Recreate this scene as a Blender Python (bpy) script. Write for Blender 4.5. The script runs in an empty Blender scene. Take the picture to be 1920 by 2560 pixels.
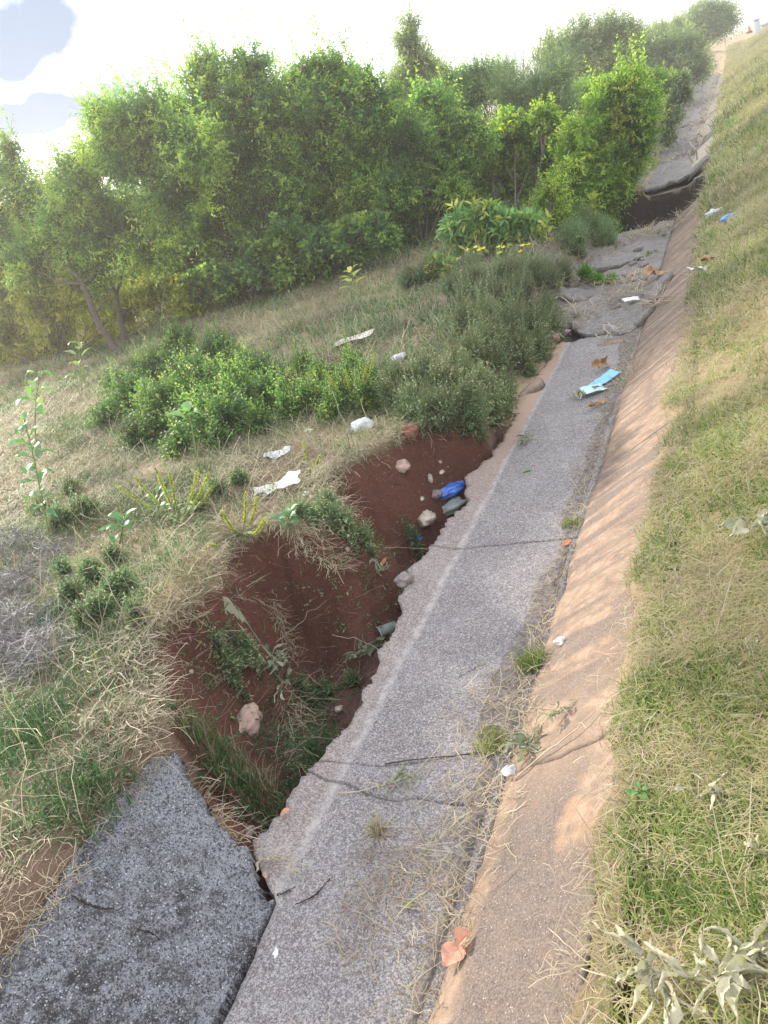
import bpy, bmesh, math, random
import numpy as np
from mathutils import Vector, Matrix, noise as mnoise
random.seed(7); RNG = np.random.default_rng(11)
S = bpy.context.scene

# ------------------------------------------------------------------ camera, sky, sun, exposure
EX = np.array([0.89017269, 0.35833039, -0.28141059])      # camera right axis in the world
UP = np.array([0.07484311, 0.49424882, 0.86609273])       # camera up axis
FW = np.array([-0.4494342, 0.79203373, -0.41314824])      # viewing direction
EYE = np.array([0.0, 0.0, 1.7]); FPX = 1923.0
cam_d = bpy.data.cameras.new('camera'); cam = bpy.data.objects.new('camera', cam_d); S.collection.objects.link(cam)
cam.matrix_world = Matrix(((EX[0], UP[0], -FW[0], EYE[0]), (EX[1], UP[1], -FW[1], EYE[1]), (EX[2], UP[2], -FW[2], EYE[2]), (0, 0, 0, 1)))
cam_d.sensor_fit = 'HORIZONTAL'; cam_d.sensor_width = 36; cam_d.lens = 36 * FPX / 1920
cam_d.clip_start = 0.05; cam_d.clip_end = 3000
S.camera = cam

SUN_AZ, SUN_EL = math.radians(62), math.radians(19)       # azimuth to the left of the drain's direction (+y)
sun_dir = Vector((-math.sin(SUN_AZ) * math.cos(SUN_EL), math.cos(SUN_AZ) * math.cos(SUN_EL), math.sin(SUN_EL)))
sl = bpy.data.lights.new('sun', 'SUN'); so = bpy.data.objects.new('sun', sl); S.collection.objects.link(so)
sl.energy = 3.4; sl.angle = math.radians(3.0); sl.color = (1.0, 0.89, 0.73)
so.rotation_euler = sun_dir.to_track_quat('Z', 'Y').to_euler()

def setup_world():
    w = bpy.data.worlds.new('World'); S.world = w; w.use_nodes = True
    nt = w.node_tree; N = nt.nodes; L = nt.links; N.clear()
    out = N.new('ShaderNodeOutputWorld')
    sky = N.new('ShaderNodeTexSky'); sky.sky_type = 'NISHITA'; sky.sun_disc = False
    sky.sun_elevation = SUN_EL; sky.sun_rotation = -SUN_AZ
    sky.air_density = 1.0; sky.dust_density = 2.5; sky.altitude = 1500
    bg = N.new('ShaderNodeBackground'); bg.inputs['Strength'].default_value = 0.12
    tc = N.new('ShaderNodeTexCoord')
    nz = N.new('ShaderNodeTexNoise'); nz.inputs['Scale'].default_value = 7; nz.inputs['Detail'].default_value = 5
    L.new(tc.outputs['Generated'], nz.inputs['Vector'])
    nz2 = N.new('ShaderNodeTexNoise'); nz2.inputs['Scale'].default_value = 22; nz2.inputs['Detail'].default_value = 6; L.new(tc.outputs['Generated'], nz2.inputs['Vector'])
    def vm(op, a, b=None):
        n = N.new('ShaderNodeVectorMath'); n.operation = op
        for i, v in enumerate((a, b)):
            if v is None: continue
            if hasattr(v, 'is_linked') or hasattr(v, 'links'): L.new(v, n.inputs[i])
            else: n.inputs[i].default_value = v
        return n
    def ma(op, a, b=None, clamp=False):
        n = N.new('ShaderNodeMath'); n.operation = op; n.use_clamp = clamp
        for i, v in enumerate((a, b)):
            if v is None: continue
            if isinstance(v, (int, float)): n.inputs[i].default_value = v
            else: L.new(v, n.inputs[i])
        return n.outputs[0]
    def cloud(cpx, cpy, lx, ly, wid, hei):
        # an elongated cloud patch round a fixed direction of the sky
        c = raydir(cpx, cpy); e = raydir(lx, ly) - c; e -= c * e.dot(c); e.normalize(); f = c.cross(e)
        off = vm('ADD', tc.outputs['Generated'], None)
        wob = vm('MULTIPLY', nz.outputs['Color'], (0.06, 0.06, 0.06)); L.new(wob.outputs[0], off.inputs[1])
        o2 = vm('SUBTRACT', off.outputs[0], (0.03, 0.03, 0.03))
        d1 = vm('DOT_PRODUCT', o2.outputs[0], tuple(e)); d2 = vm('DOT_PRODUCT', o2.outputs[0], tuple(f))
        a = ma('DIVIDE', d1.outputs['Value'], wid); b = ma('DIVIDE', d2.outputs['Value'], hei)
        s = ma('ADD', ma('MULTIPLY', a, a), ma('MULTIPLY', b, b))
        s = ma('ADD', s, ma('MULTIPLY', ma('SUBTRACT', nz2.outputs['Fac'], 0.5), 2.2)); m = ma('MULTIPLY', ma('SUBTRACT', 1.9, s), .75, True)
        front = vm('DOT_PRODUCT', tc.outputs['Generated'], tuple(c))
        return ma('MULTIPLY', m, ma('GREATER_THAN', front.outputs['Value'], 0.5))
    m1 = cloud(5, 78, 140, 45, 0.085, 0.032); m1b = cloud(5, 125, 100, 75, 0.05, 0.028); m2 = cloud(55, 248, 180, 208, 0.12, 0.019)
    m = ma('MAXIMUM', ma('MAXIMUM', m1, m1b), m2)
    # thin bright overcast veil over the clear sky
    veil = N.new('ShaderNodeMixRGB'); veil.inputs[0].default_value = 0.55; veil.inputs[2].default_value = (12.0, 12.2, 12.6, 1)
    L.new(sky.outputs[0], veil.inputs[1])
    mix = N.new('ShaderNodeMixRGB'); mix.inputs[2].default_value = (1.5, 2.0, 2.9, 1)
    L.new(m, mix.inputs[0]); L.new(veil.outputs[0], mix.inputs[1])
    L.new(mix.outputs[0], bg.inputs['Color']); L.new(bg.outputs[0], out.inputs['Surface'])

def raydir(px, py):
    k = 1920 / 1659; x = px * k - 960; y = 1280 - py * k
    v = EX * x + UP * y + FW * FPX
    return Vector(v / np.linalg.norm(v))
setup_world()
S.view_settings.view_transform = 'Standard'; S.view_settings.look = 'None'; S.view_settings.gamma = 1
S.view_settings.exposure = 1.08
S.cycles.use_denoising = True
S.cycles.max_bounces = 8; S.cycles.transparent_max_bounces = 8; S.cycles.diffuse_bounces = 3

# ------------------------------------------------------------------ small tools
def sstep(a, b, x):
    t = np.clip((x - a) / (b - a), 0, 1); return t * t * (3 - 2 * t)
def _h(ix, iy, s):
    n = (ix.astype(np.int64) * 374761393 + iy.astype(np.int64) * 668265263 + s * 974711) & 0xffffffff
    n = ((n ^ (n >> 13)) * 1274126177) & 0xffffffff
    return ((n ^ (n >> 16)) & 0xffff) / 65535.0
def vn(x, y, s=0):
    x = np.asarray(x, float); y = np.asarray(y, float)
    ix = np.floor(x); iy = np.floor(y); fx = x - ix; fy = y - iy
    fx = fx * fx * (3 - 2 * fx); fy = fy * fy * (3 - 2 * fy)
    a = _h(ix, iy, s); b = _h(ix + 1, iy, s); c = _h(ix, iy + 1, s); d = _h(ix + 1, iy + 1, s)
    return (a + (b - a) * fx) * (1 - fy) + (c + (d - c) * fx) * fy
def fbm(x, y, o=4, s=0):
    r = 0; a = 1; t = 0
    for i in range(o):
        r = r + a * vn(np.asarray(x) * 2 ** i, np.asarray(y) * 2 ** i, s + i * 17); t += a; a *= .5
    return r / t
def ico(level, rad=1):
    bm = bmesh.new(); bmesh.ops.create_icosphere(bm, subdivisions=level, radius=rad)
    V = np.array([v.co[:] for v in bm.verts]); F = np.array([[v.index for v in f.verts] for f in bm.faces]); bm.free()
    return V, F

class G:                                   # gathers vertices, faces and one value per face
    def __init__(s): s.V = []; s.F3 = []; s.F4 = []; s.a3 = []; s.a4 = []; s.n = 0
    def add(s, V, F, val=0.5):
        V = np.asarray(V, float).reshape(-1, 3); F = np.asarray(F, int)
        if len(F) == 0: return
        val = np.broadcast_to(np.asarray(val, float), (len(F),))
        (s.F4 if F.shape[1] == 4 else s.F3).append(F + s.n); (s.a4 if F.shape[1] == 4 else s.a3).append(val)
        s.V.append(V); s.n += len(V)
    def extra(s, F, val, base):
        val = np.broadcast_to(np.asarray(val, float), (len(F),))
        (s.F4 if F.shape[1] == 4 else s.F3).append(F + base); (s.a4 if F.shape[1] == 4 else s.a3).append(val)
    def build(s, name, mat, parent=None, smooth=False, loc=None):
        V = np.concatenate(s.V)
        if loc is not None: V = V - np.asarray(loc, float)
        me = bpy.data.meshes.new(name)
        f3 = np.concatenate(s.F3) if s.F3 else np.zeros((0, 3), int); f4 = np.concatenate(s.F4) if s.F4 else np.zeros((0, 4), int)
        at = np.concatenate(s.a3 + s.a4)
        me.vertices.add(len(V)); me.vertices.foreach_set('co', V.astype(np.float32).ravel())
        li = np.concatenate([f3.ravel(), f4.ravel()]).astype(np.int32)
        me.loops.add(len(li)); me.loops.foreach_set('vertex_index', li)
        nf = len(f3) + len(f4); me.polygons.add(nf)
        st = np.concatenate([np.arange(len(f3)) * 3, len(f3) * 3 + np.arange(len(f4)) * 4]).astype(np.int32)
        me.polygons.foreach_set('loop_start', st)
        if smooth: me.polygons.foreach_set('use_smooth', np.ones(nf, bool))
        me.update(calc_edges=True)
        A = me.attributes.new('v', 'FLOAT', 'FACE'); A.data.foreach_set('value', at.astype(np.float32))
        me.materials.append(mat)
        o = bpy.data.objects.new(name, me); S.collection.objects.link(o)
        if parent is not None: o.parent = parent
        if loc is not None and parent is None: o.location = loc
        return o

def tag(o, label=None, cat=None, group=None, kind=None):
    if label: o['label'] = label
    if cat: o['category'] = cat
    if group: o['group'] = group
    if kind: o['kind'] = kind
    return o
def thing(name, loc, label, cat, group=None):
    o = bpy.data.objects.new(name, None); S.collection.objects.link(o); o.location = loc; o.empty_display_size = .1
    return tag(o, label, cat, group)
def gridfaces(nu, nv, base=0):
    i = np.arange(nu - 1)[:, None] * nv + np.arange(nv - 1)[None, :]
    i = i.ravel(); return np.stack([i, i + nv, i + nv + 1, i + 1], 1) + base
def tube(g, P, R, n=6, val=.5, cap=True):
    P = np.asarray(P, float); m = len(P); R = np.broadcast_to(np.asarray(R, float), (m,))
    T = np.gradient(P, axis=0); T /= np.linalg.norm(T, axis=1)[:, None] + 1e-9
    ref = np.array([0.31, 0.2, 0.93]); A = np.cross(T, ref); A /= np.linalg.norm(A, axis=1)[:, None] + 1e-9; B = np.cross(T, A)
    an = np.arange(n) * 2 * np.pi / n
    V = P[:, None] + R[:, None, None] * (np.cos(an)[None, :, None] * A[:, None] + np.sin(an)[None, :, None] * B[:, None])
    i = np.arange(m - 1)[:, None] * n + np.arange(n)[None]; j = np.arange(m - 1)[:, None] * n + (np.arange(n)[None] + 1) % n
    F = np.stack([i.ravel(), j.ravel(), j.ravel() + n, i.ravel() + n], 1)
    base = g.n; g.add(V.reshape(-1, 3), F, val)
    if cap and n == 4: g.extra(np.array([[3, 2, 1, 0], [(m - 1) * 4 + q for q in range(4)]]), val, base)
    elif cap:
        for o0, rev in ((0, 1), ((m - 1) * n, 0)):
            g.extra(np.array([[o0, o0 + q + (1 - rev), o0 + q + rev] for q in range(1, n - 1)]), val, base)
def bez(a, b, c, n):
    t = np.linspace(0, 1, n)[:, None]; a, b, c = map(lambda q: np.asarray(q, float), (a, b, c))
    return (1 - t) ** 2 * a + 2 * t * (1 - t) * b + t * t * c

# ------------------------------------------------------------------ materials
def newmat(name):
    m = bpy.data.materials.new(name); m.use_nodes = True; nt = m.node_tree; nt.nodes.clear()
    return m, nt.nodes, nt.links
def ramp(N, cols, pos=None):
    r = N.new('ShaderNodeValToRGB'); e = r.color_ramp.elements
    pos = pos or [i / (len(cols) - 1) for i in range(len(cols))]
    e[0].position = pos[0]; e[0].color = (*cols[0], 1); e[1].position = pos[-1]; e[1].color = (*cols[-1], 1)
    for p, c in list(zip(pos, cols))[1:-1]:
        q = e.new(p); q.color = (*c, 1)
    return r
def noise_node(N, L, scale, detail=4, rough=.55, vec=None, dist=0):
    n = N.new('ShaderNodeTexNoise'); n.inputs['Scale'].default_value = scale; n.inputs['Detail'].default_value = detail
    n.inputs['Roughness'].default_value = rough; n.inputs['Distortion'].default_value = dist
    if vec is not None: L.new(vec, n.inputs['Vector'])
    return n
def mathn(N, L, op, a, b=None, clamp=False, c=None):
    n = N.new('ShaderNodeMath'); n.operation = op; n.use_clamp = clamp
    for i, v in enumerate((a, b, c)):
        if v is None: continue
        if isinstance(v, (int, float)): n.inputs[i].default_value = v
        else: L.new(v, n.inputs[i])
    return n.outputs[0]
def mixc(N, L, f, a, b, mode='MIX'):
    n = N.new('ShaderNodeMixRGB'); n.blend_type = mode
    for i, v in enumerate((f, a, b)):
        if isinstance(v, (int, float)): n.inputs[i].default_value = v
        elif isinstance(v, tuple): n.inputs[i].default_value = (*v, 1)
        else: L.new(v, n.inputs[i])
    return n.outputs[0]
def mrange(N, L, v, a, b, c=0., d=1.):
    n = N.new('ShaderNodeMapRange'); n.interpolation_type = 'SMOOTHSTEP'; L.new(v, n.inputs[0])
    for i, q in zip((1, 2, 3, 4), (a, b, c, d)): n.inputs[i].default_value = q
    return n.outputs[0]
def leafmat(name, cols, pos=None, trans=.4, rough=.55, jit=.12):
    m, N, L = newmat(name); out = N.new('ShaderNodeOutputMaterial')
    a = N.new('ShaderNodeAttribute'); a.attribute_name = 'v'
    r = ramp(N, cols, pos); L.new(a.outputs['Fac'], r.inputs[0])
    g = N.new('ShaderNodeTexCoord'); nz = noise_node(N, L, 1.7, 3, .5, g.outputs['Object'])
    v = mrange(N, L, nz.outputs['Fac'], .3, .7, 1 - jit * 2, 1 + jit * 2)
    hs = N.new('ShaderNodeHueSaturation'); L.new(v, hs.inputs['Value']); L.new(r.outputs[0], hs.inputs['Color'])
    p = N.new('ShaderNodeBsdfPrincipled'); L.new(hs.outputs[0], p.inputs['Base Color']); p.inputs['Roughness'].default_value = rough
    p.inputs['Specular IOR Level'].default_value = .3
    t = N.new('ShaderNodeBsdfTranslucent'); tcol = mixc(N, L, 1., hs.outputs[0], (1.08, 1.32, .72), 'MULTIPLY'); L.new(tcol, t.inputs[0])
    mx = N.new('ShaderNodeMixShader'); mx.inputs[0].default_value = trans
    L.new(p.outputs[0], mx.inputs[1]); L.new(t.outputs[0], mx.inputs[2]); L.new(mx.outputs[0], out.inputs[0])
    return m
def plain(name, col, rough=.7, var=.25, scale=30, bump=.2, spec=.4, trans=0, alpha=None, bscale=None):
    m, N, L = newmat(name); out = N.new('ShaderNodeOutputMaterial'); g = N.new('ShaderNodeTexCoord')
    nz = noise_node(N, L, scale, 5, .6, g.outputs['Object'])
    f = mrange(N, L, nz.outputs['Fac'], .25, .75)
    c = mixc(N, L, f, tuple(q * (1 - var) for q in col), tuple(min(1, q * (1 + var)) for q in col))
    p = N.new('ShaderNodeBsdfPrincipled'); L.new(c, p.inputs['Base Color']); p.inputs['Roughness'].default_value = rough
    p.inputs['Specular IOR Level'].default_value = spec
    b = N.new('ShaderNodeBump'); b.inputs['Strength'].default_value = bump; b.inputs['Distance'].default_value = .01
    nb = noise_node(N, L, bscale or scale * 2, 4, .6, g.outputs['Object']); L.new(nb.outputs['Fac'], b.inputs['Height']); L.new(b.outputs[0], p.inputs['Normal'])
    if alpha: p.inputs['Alpha'].default_value = alpha
    if trans:
        t = N.new('ShaderNodeBsdfTranslucent'); L.new(c, t.inputs[0]); mx = N.new('ShaderNodeMixShader'); mx.inputs[0].default_value = trans
        L.new(p.outputs[0], mx.inputs[1]); L.new(t.outputs[0], mx.inputs[2]); L.new(mx.outputs[0], out.inputs[0])
    else: L.new(p.outputs[0], out.inputs[0])
    return m

def concrete(name, kind):
    m, N, L = newmat(name); out = N.new('ShaderNodeOutputMaterial'); g = N.new('ShaderNodeTexCoord'); O = g.outputs['Object']
    big = noise_node(N, L, 3.2, 6, .68, O, .6); mid = noise_node(N, L, 22, 5, .65, O); fine = noise_node(N, L, 170, 3, .7, O)
    sp = N.new('ShaderNodeTexVoronoi'); sp.inputs['Scale'].default_value = 130; L.new(O, sp.inputs['Vector'])
    sx = N.new('ShaderNodeSeparateXYZ'); L.new(O, sx.inputs[0])
    gr = N.new('ShaderNodeTexVoronoi'); gr.inputs['Scale'].default_value = 330; L.new(O, gr.inputs['Vector']); gs_ = N.new('ShaderNodeSeparateColor'); L.new(gr.outputs['Color'], gs_.inputs[0]); cell = gs_.outputs[0]
    gr2 = N.new('ShaderNodeTexVoronoi'); gr2.inputs['Scale'].default_value = 150; L.new(O, gr2.inputs['Vector']); gt_ = N.new('ShaderNodeSeparateColor'); L.new(gr2.outputs['Color'], gt_.inputs[0]); cell2 = gt_.outputs[0]
    if kind == 'floor':
        base = mixc(N, L, mrange(N, L, big.outputs['Fac'], .35, .68), (.185, .168, .172), (.28, .258, .262))
        c = mixc(N, L, mrange(N, L, mid.outputs['Fac'], .35, .65, 0, .5), base, (.16, .138, .135))
        c = mixc(N, L, mrange(N, L, cell, .55, .95, 0, .8), c, (.40, .375, .37))
        c = mixc(N, L, mrange(N, L, cell, .05, .40, .75, 0), c, (.085, .075, .078))
        c = mixc(N, L, mrange(N, L, cell2, .80, .97, 0, .55), c, (.42, .39, .375)); c = mixc(N, L, mrange(N, L, cell2, .03, .16, .5, 0), c, (.10, .085, .08))
        # the pale line along the left crease and the tan render left of it
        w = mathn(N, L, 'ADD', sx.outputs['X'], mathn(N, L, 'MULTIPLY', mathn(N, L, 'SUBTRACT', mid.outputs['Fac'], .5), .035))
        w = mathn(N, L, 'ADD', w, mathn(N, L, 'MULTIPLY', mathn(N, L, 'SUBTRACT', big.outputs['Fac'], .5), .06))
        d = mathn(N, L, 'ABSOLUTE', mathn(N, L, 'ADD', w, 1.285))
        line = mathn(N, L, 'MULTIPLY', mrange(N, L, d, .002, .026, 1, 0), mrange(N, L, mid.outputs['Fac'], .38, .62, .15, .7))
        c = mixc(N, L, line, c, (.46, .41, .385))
        tan = mathn(N, L, 'MULTIPLY', mrange(N, L, w, -1.31, -1.29, 1, 0), mrange(N, L, sx.outputs['Y'], 2.9, 4.6, .15, .8))
        c = mixc(N, L, tan, c, (.40, .27, .19))
        bump = .5
    elif kind == 'side':
        st = N.new('ShaderNodeMapping'); st.inputs['Scale'].default_value = (1.6, 7.5, 1); st.inputs['Rotation'].default_value = (0, 0, .12); L.new(O, st.inputs[0])
        stn = noise_node(N, L, 1.5, 5, .55, st.outputs[0], .6)
        # dark weathering in the middle of each slab, bare tan render at its lower lip and top edge
        wx = mathn(N, L, 'ADD', sx.outputs['X'], mathn(N, L, 'MULTIPLY', mathn(N, L, 'SUBTRACT', big.outputs['Fac'], .5), .30))
        band = mathn(N, L, 'MULTIPLY', mrange(N, L, wx, -.725, -.66), mathn(N, L, 'MAXIMUM', mrange(N, L, wx, -.50, -.43, 1, 0), mrange(N, L, sx.outputs['Y'], 1.12, 1.22, .95, 0)))
        band = mathn(N, L, 'MULTIPLY', band, mrange(N, L, mid.outputs['Fac'], .25, .55, .7, 1))
        near = mrange(N, L, sx.outputs['Y'], 1.2, 1.75, 1, 0)
        streak = mathn(N, L, 'MAXIMUM', mrange(N, L, stn.outputs['Fac'], .42, .60, .0, .85), mrange(N, L, big.outputs['Fac'], .50, .62, 0, .8))
        dark = mathn(N, L, 'MAXIMUM', mathn(N, L, 'MULTIPLY', band, near), mathn(N, L, 'MULTIPLY', streak, mrange(N, L, sx.outputs['Y'], 1.4, 2.0, .3, 1)))
        base = mixc(N, L, mrange(N, L, mid.outputs['Fac'], .35, .7), (.25, .175, .125), (.38, .275, .20))
        base = mixc(N, L, mrange(N, L, big.outputs['Fac'], .5, .66, 0, .55), base, (.42, .255, .13))
        dk = mixc(N, L, mrange(N, L, fine.outputs['Fac'], .4, .62), (.10, .078, .068), (.175, .14, .122))
        dots = mrange(N, L, sp.outputs['Distance'], .14, .28, .75, 0)
        dots = mathn(N, L, 'MULTIPLY', dots, mrange(N, L, sp.outputs['Color'], .5, .75))
        dk = mixc(N, L, dots, dk, (.50, .44, .38))
        base = mixc(N, L, mrange(N, L, cell, .1, .5, .35, 0), base, (.17, .12, .09)); dk = mixc(N, L, mrange(N, L, cell, .7, 1, 0, .4), dk, (.30, .25, .215)); c = mixc(N, L, dark, base, dk)
        bump = .35
    elif kind == 'dark':
        st = N.new('ShaderNodeMapping'); st.inputs['Scale'].default_value = (1.2, 4.2, 1); st.inputs['Rotation'].default_value = (0, 0, .5); L.new(O, st.inputs[0]); stn = noise_node(N, L, 1.6, 4, .6, st.outputs[0], .5)
        base = mixc(N, L, mrange(N, L, big.outputs['Fac'], .40, .62), (.05, .046, .048), (.215, .22, .24)); base = mixc(N, L, mrange(N, L, stn.outputs['Fac'], .50, .66, 0, .55), base, (.09, .08, .078))
        c = mixc(N, L, mrange(N, L, mid.outputs['Fac'], .42, .60, 0, .85), base, (.25, .255, .28))
        c = mixc(N, L, mrange(N, L, cell, .05, .45, .85, 0), c, (.03, .028, .03)); c = mixc(N, L, mrange(N, L, cell, .75, 1., 0, .6), c, (.36, .36, .38)); c = mixc(N, L, mrange(N, L, cell2, .04, .2, .7, 0), c, (.04, .036, .038))
        dots = mathn(N, L, 'MULTIPLY', mrange(N, L, sp.outputs['Distance'], .18, .36, 1, 0), mrange(N, L, sp.outputs['Color'], .70, .80))
        c = mixc(N, L, dots, c, (.50, .50, .52))
        sp2 = N.new('ShaderNodeTexVoronoi'); sp2.inputs['Scale'].default_value = 75;
        L.new(O, sp2.inputs['Vector']); c = mixc(N, L, mathn(N, L, 'MULTIPLY', mrange(N, L, sp2.outputs['Distance'], .08, .2, .9, 0), mrange(N, L, sp2.outputs['Color'], .78, .8)), c, (.6, .6, .62))
        bump = .9
    else:
        base = mixc(N, L, mrange(N, L, big.outputs['Fac'], .35, .68), (.20, .185, .19), (.33, .31, .31))
        c = mixc(N, L, mrange(N, L, fine.outputs['Fac'], .4, .6), base, (.17, .15, .14)); c = mixc(N, L, mrange(N, L, mid.outputs['Fac'], .38, .62, 0, .7), c, (.13, .115, .10)); c = mixc(N, L, mrange(N, L, cell2, .6, .95, 0, .5), c, (.36, .34, .33)); bump = .9
    p = N.new('ShaderNodeBsdfPrincipled'); L.new(c, p.inputs['Base Color']); p.inputs['Roughness'].default_value = .85; p.inputs['Specular IOR Level'].default_value = .25
    if kind == 'dark': bump = 1.0
    h = mathn(N, L, 'ADD', mathn(N, L, 'MULTIPLY', mid.outputs['Fac'], .7), mathn(N, L, 'MULTIPLY', fine.outputs['Fac'], .45))
    h = mathn(N, L, 'SUBTRACT', h, mathn(N, L, 'MULTIPLY', sp.outputs['Distance'], .25)); h = mathn(N, L, 'ADD', h, mathn(N, L, 'MULTIPLY', cell2, .22)); h = mathn(N, L, 'ADD', h, mathn(N, L, 'MULTIPLY', cell, .12))
    b = N.new('ShaderNodeBump'); b.inputs['Strength'].default_value = bump; b.inputs['Distance'].default_value = .006; L.new(h, b.inputs['Height'])
    L.new(b.outputs[0], p.inputs['Normal']); L.new(p.outputs[0], out.inputs[0])
    return m

def groundmat():
    m, N, L = newmat('ground'); out = N.new('ShaderNodeOutputMaterial'); g = N.new('ShaderNodeTexCoord'); O = g.outputs['Object']
    a = N.new('ShaderNodeAttribute'); a.attribute_name = 'albedo'
    mid = noise_node(N, L, 14, 6, .65, O); fine = noise_node(N, L, 90, 4, .7, O)
    c = mixc(N, L, mrange(N, L, mid.outputs['Fac'], .3, .7, .25, .0), a.outputs['Color'], (.05, .03, .02))
    c = mixc(N, L, mrange(N, L, fine.outputs['Fac'], .5, .75, 0, .35), c, mixc(N, L, .5, a.outputs['Color'], (.5, .38, .3)))
    vo = N.new('ShaderNodeTexVoronoi'); vo.inputs['Scale'].default_value = 38; L.new(O, vo.inputs['Vector'])
    dots = mathn(N, L, 'MULTIPLY', mrange(N, L, vo.outputs['Distance'], .10, .17, 1, 0), mrange(N, L, vo.outputs['Color'], .72, .75))
    c = mixc(N, L, dots, c, (.45, .34, .27))
    p = N.new('ShaderNodeBsdfPrincipled'); L.new(c, p.inputs['Base Color']); p.inputs['Roughness'].default_value = .95; p.inputs['Specular IOR Level'].default_value = .15
    h = mathn(N, L, 'ADD', mid.outputs['Fac'], mathn(N, L, 'MULTIPLY', fine.outputs['Fac'], .4))
    b = N.new('ShaderNodeBump'); b.inputs['Strength'].default_value = .8; b.inputs['Distance'].default_value = .03; L.new(h, b.inputs['Height'])
    L.new(b.outputs[0], p.inputs['Normal']); L.new(p.outputs[0], out.inputs[0])
    return m

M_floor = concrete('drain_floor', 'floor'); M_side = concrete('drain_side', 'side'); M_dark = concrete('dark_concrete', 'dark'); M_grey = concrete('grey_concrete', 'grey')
M_ground = groundmat()
DRY, GRN = (.50, .40, .24), (.10, .19, .03)
M_grass = leafmat('grass', [(.20, .14, .10), (.44, .35, .24), (.38, .36, .17), (.25, .29, .09), (.14, .21, .05), (.07, .13, .035)], trans=.3)
M_cover = leafmat('cover_grass', [(.19, .14, .11), (.40, .33, .25), (.28, .29, .16), (.13, .22, .08), (.06, .15, .05), (.035, .09, .035)], trans=.3)  # cooler, greener grass colours for the left ground and the washout
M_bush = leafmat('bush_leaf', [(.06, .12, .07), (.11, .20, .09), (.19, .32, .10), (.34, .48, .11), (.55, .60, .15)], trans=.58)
M_bright = leafmat('bright_leaf', [(.06, .13, .035), (.13, .25, .05), (.26, .40, .07), (.42, .52, .09), (.58, .60, .12)], trans=.55)
M_greyleaf = leafmat('grey_leaf', [(.10, .15, .09), (.17, .24, .13), (.27, .34, .17), (.39, .44, .21), (.52, .50, .27)], trans=.45)
M_weedy = leafmat('weedy_leaf', [(.25, .18, .13), (.10, .18, .09), (.16, .27, .13), (.24, .36, .17), (.46, .46, .30)], trans=.35)
M_low = leafmat('low_bush_leaf', [(.04, .09, .04), (.08, .17, .055), (.14, .28, .07), (.26, .40, .09), (.46, .48, .16)], trans=.4)
M_yel = leafmat('yellow_leaf', [(.14, .17, .03), (.30, .32, .05), (.48, .46, .08), (.62, .55, .12)], trans=.5)
M_plant = leafmat('broad_leaf', [(.08, .20, .09), (.16, .32, .12), (.28, .42, .14), (.55, .50, .12)], trans=.35, rough=.45)
M_wilt = leafmat('wilted_leaf', [(.13, .17, .11), (.27, .30, .20), (.42, .41, .30), (.54, .48, .35)], trans=.2, rough=.8)
M_thorn = leafmat('thorn_twig', [(.10, .09, .09), (.24, .225, .22), (.42, .40, .385)], trans=.0)
M_bark = plain('bark', (.085, .065, .055), .9, .4, 25, .6)
M_stem = plain('stem', (.22, .28, .11), .7, .3, 30, .1)
M_stick = plain('dry_stick', (.42, .33, .22), .85, .3, 40, .3)
M_flower = plain('yellow_petal', (.85, .68, .03), .6, .1, 30, 0, trans=.3)

# ------------------------------------------------------------------ the shape of the ground
def drain_z(x):
    z = np.where(x > -.76, (x + .76) * .635, 0.) + np.where(x < -1.30, (-1.30 - x) * .60, 0.)
    return z
PIT1 = np.array([(-1.05, 1.00), (-1.27, 1.03), (-1.47, 1.13), (-1.72, 1.27), (-1.80, 1.38), (-1.98, 1.58), (-2.10, 1.82), (-2.03, 2.05), (-2.14, 2.32), (-2.05, 2.52),
                 (-1.80, 2.55), (-1.72, 2.68), (-1.86, 2.86), (-1.98, 3.05), (-1.93, 3.25), (-1.80, 3.42), (-1.70, 3.66), (-1.50, 3.86), (-1.30, 4.12), (-1.20, 4.0), (-1.1, 2.5)])
PIT2 = np.array([(-.60, 10.2), (-1.0, 9.75), (-1.35, 9.6), (-2.0, 9.7), (-2.3, 10.6), (-2.0, 12.0), (-1.6, 12.9), (-.95, 13.0), (-.50, 12.9), (-.42, 11.5)])
def inside_dist(x, y, poly):
    x = np.asarray(x, float); y = np.asarray(y, float)
    d = np.full(x.shape, 1e9); ins = np.zeros(x.shape, bool); n = len(poly)
    for i in range(n):
        ax, ay = poly[i]; bx, by = poly[(i + 1) % n]; ex, ey = bx - ax, by - ay
        t = np.clip(((x - ax) * ex + (y - ay) * ey) / (ex * ex + ey * ey), 0, 1)
        d = np.minimum(d, np.hypot(x - ax - t * ex, y - ay - t * ey))
        c = ((ay > y) != (by > y)) & (x < (bx - ax) * (y - ay) / (by - ay + 1e-12) + ax); ins ^= c
    return np.where(ins, d, -d)
def pitdist(x, y):
    x = np.asarray(x, float); y = np.asarray(y, float)
    d = np.full(np.broadcast(x, y).shape, -9.0); m = (x > -2.8) & (x < -.7) & (y > .6) & (y < 4.8)
    if m.any():
        xm, ym = np.broadcast_arrays(x, y); xm = xm[m]; ym = ym[m]
        d[m] = inside_dist(xm, ym, PIT1) + (fbm(xm * 7, ym * 7, 4, 5) - .5) * .12
    return d
def pit2dist(x, y):
    x = np.asarray(x, float); y = np.asarray(y, float)
    d = np.full(np.broadcast(x, y).shape, -9.0); m = (x > -3) & (x < 0) & (y > 9) & (y < 13.6)
    if m.any():
        xm, ym = np.broadcast_arrays(x, y); xm = xm[m]; ym = ym[m]
        d[m] = inside_dist(xm, ym, PIT2) + (fbm(xm * 4, ym * 4, 3, 9) - .5) * .12
    return d
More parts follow.
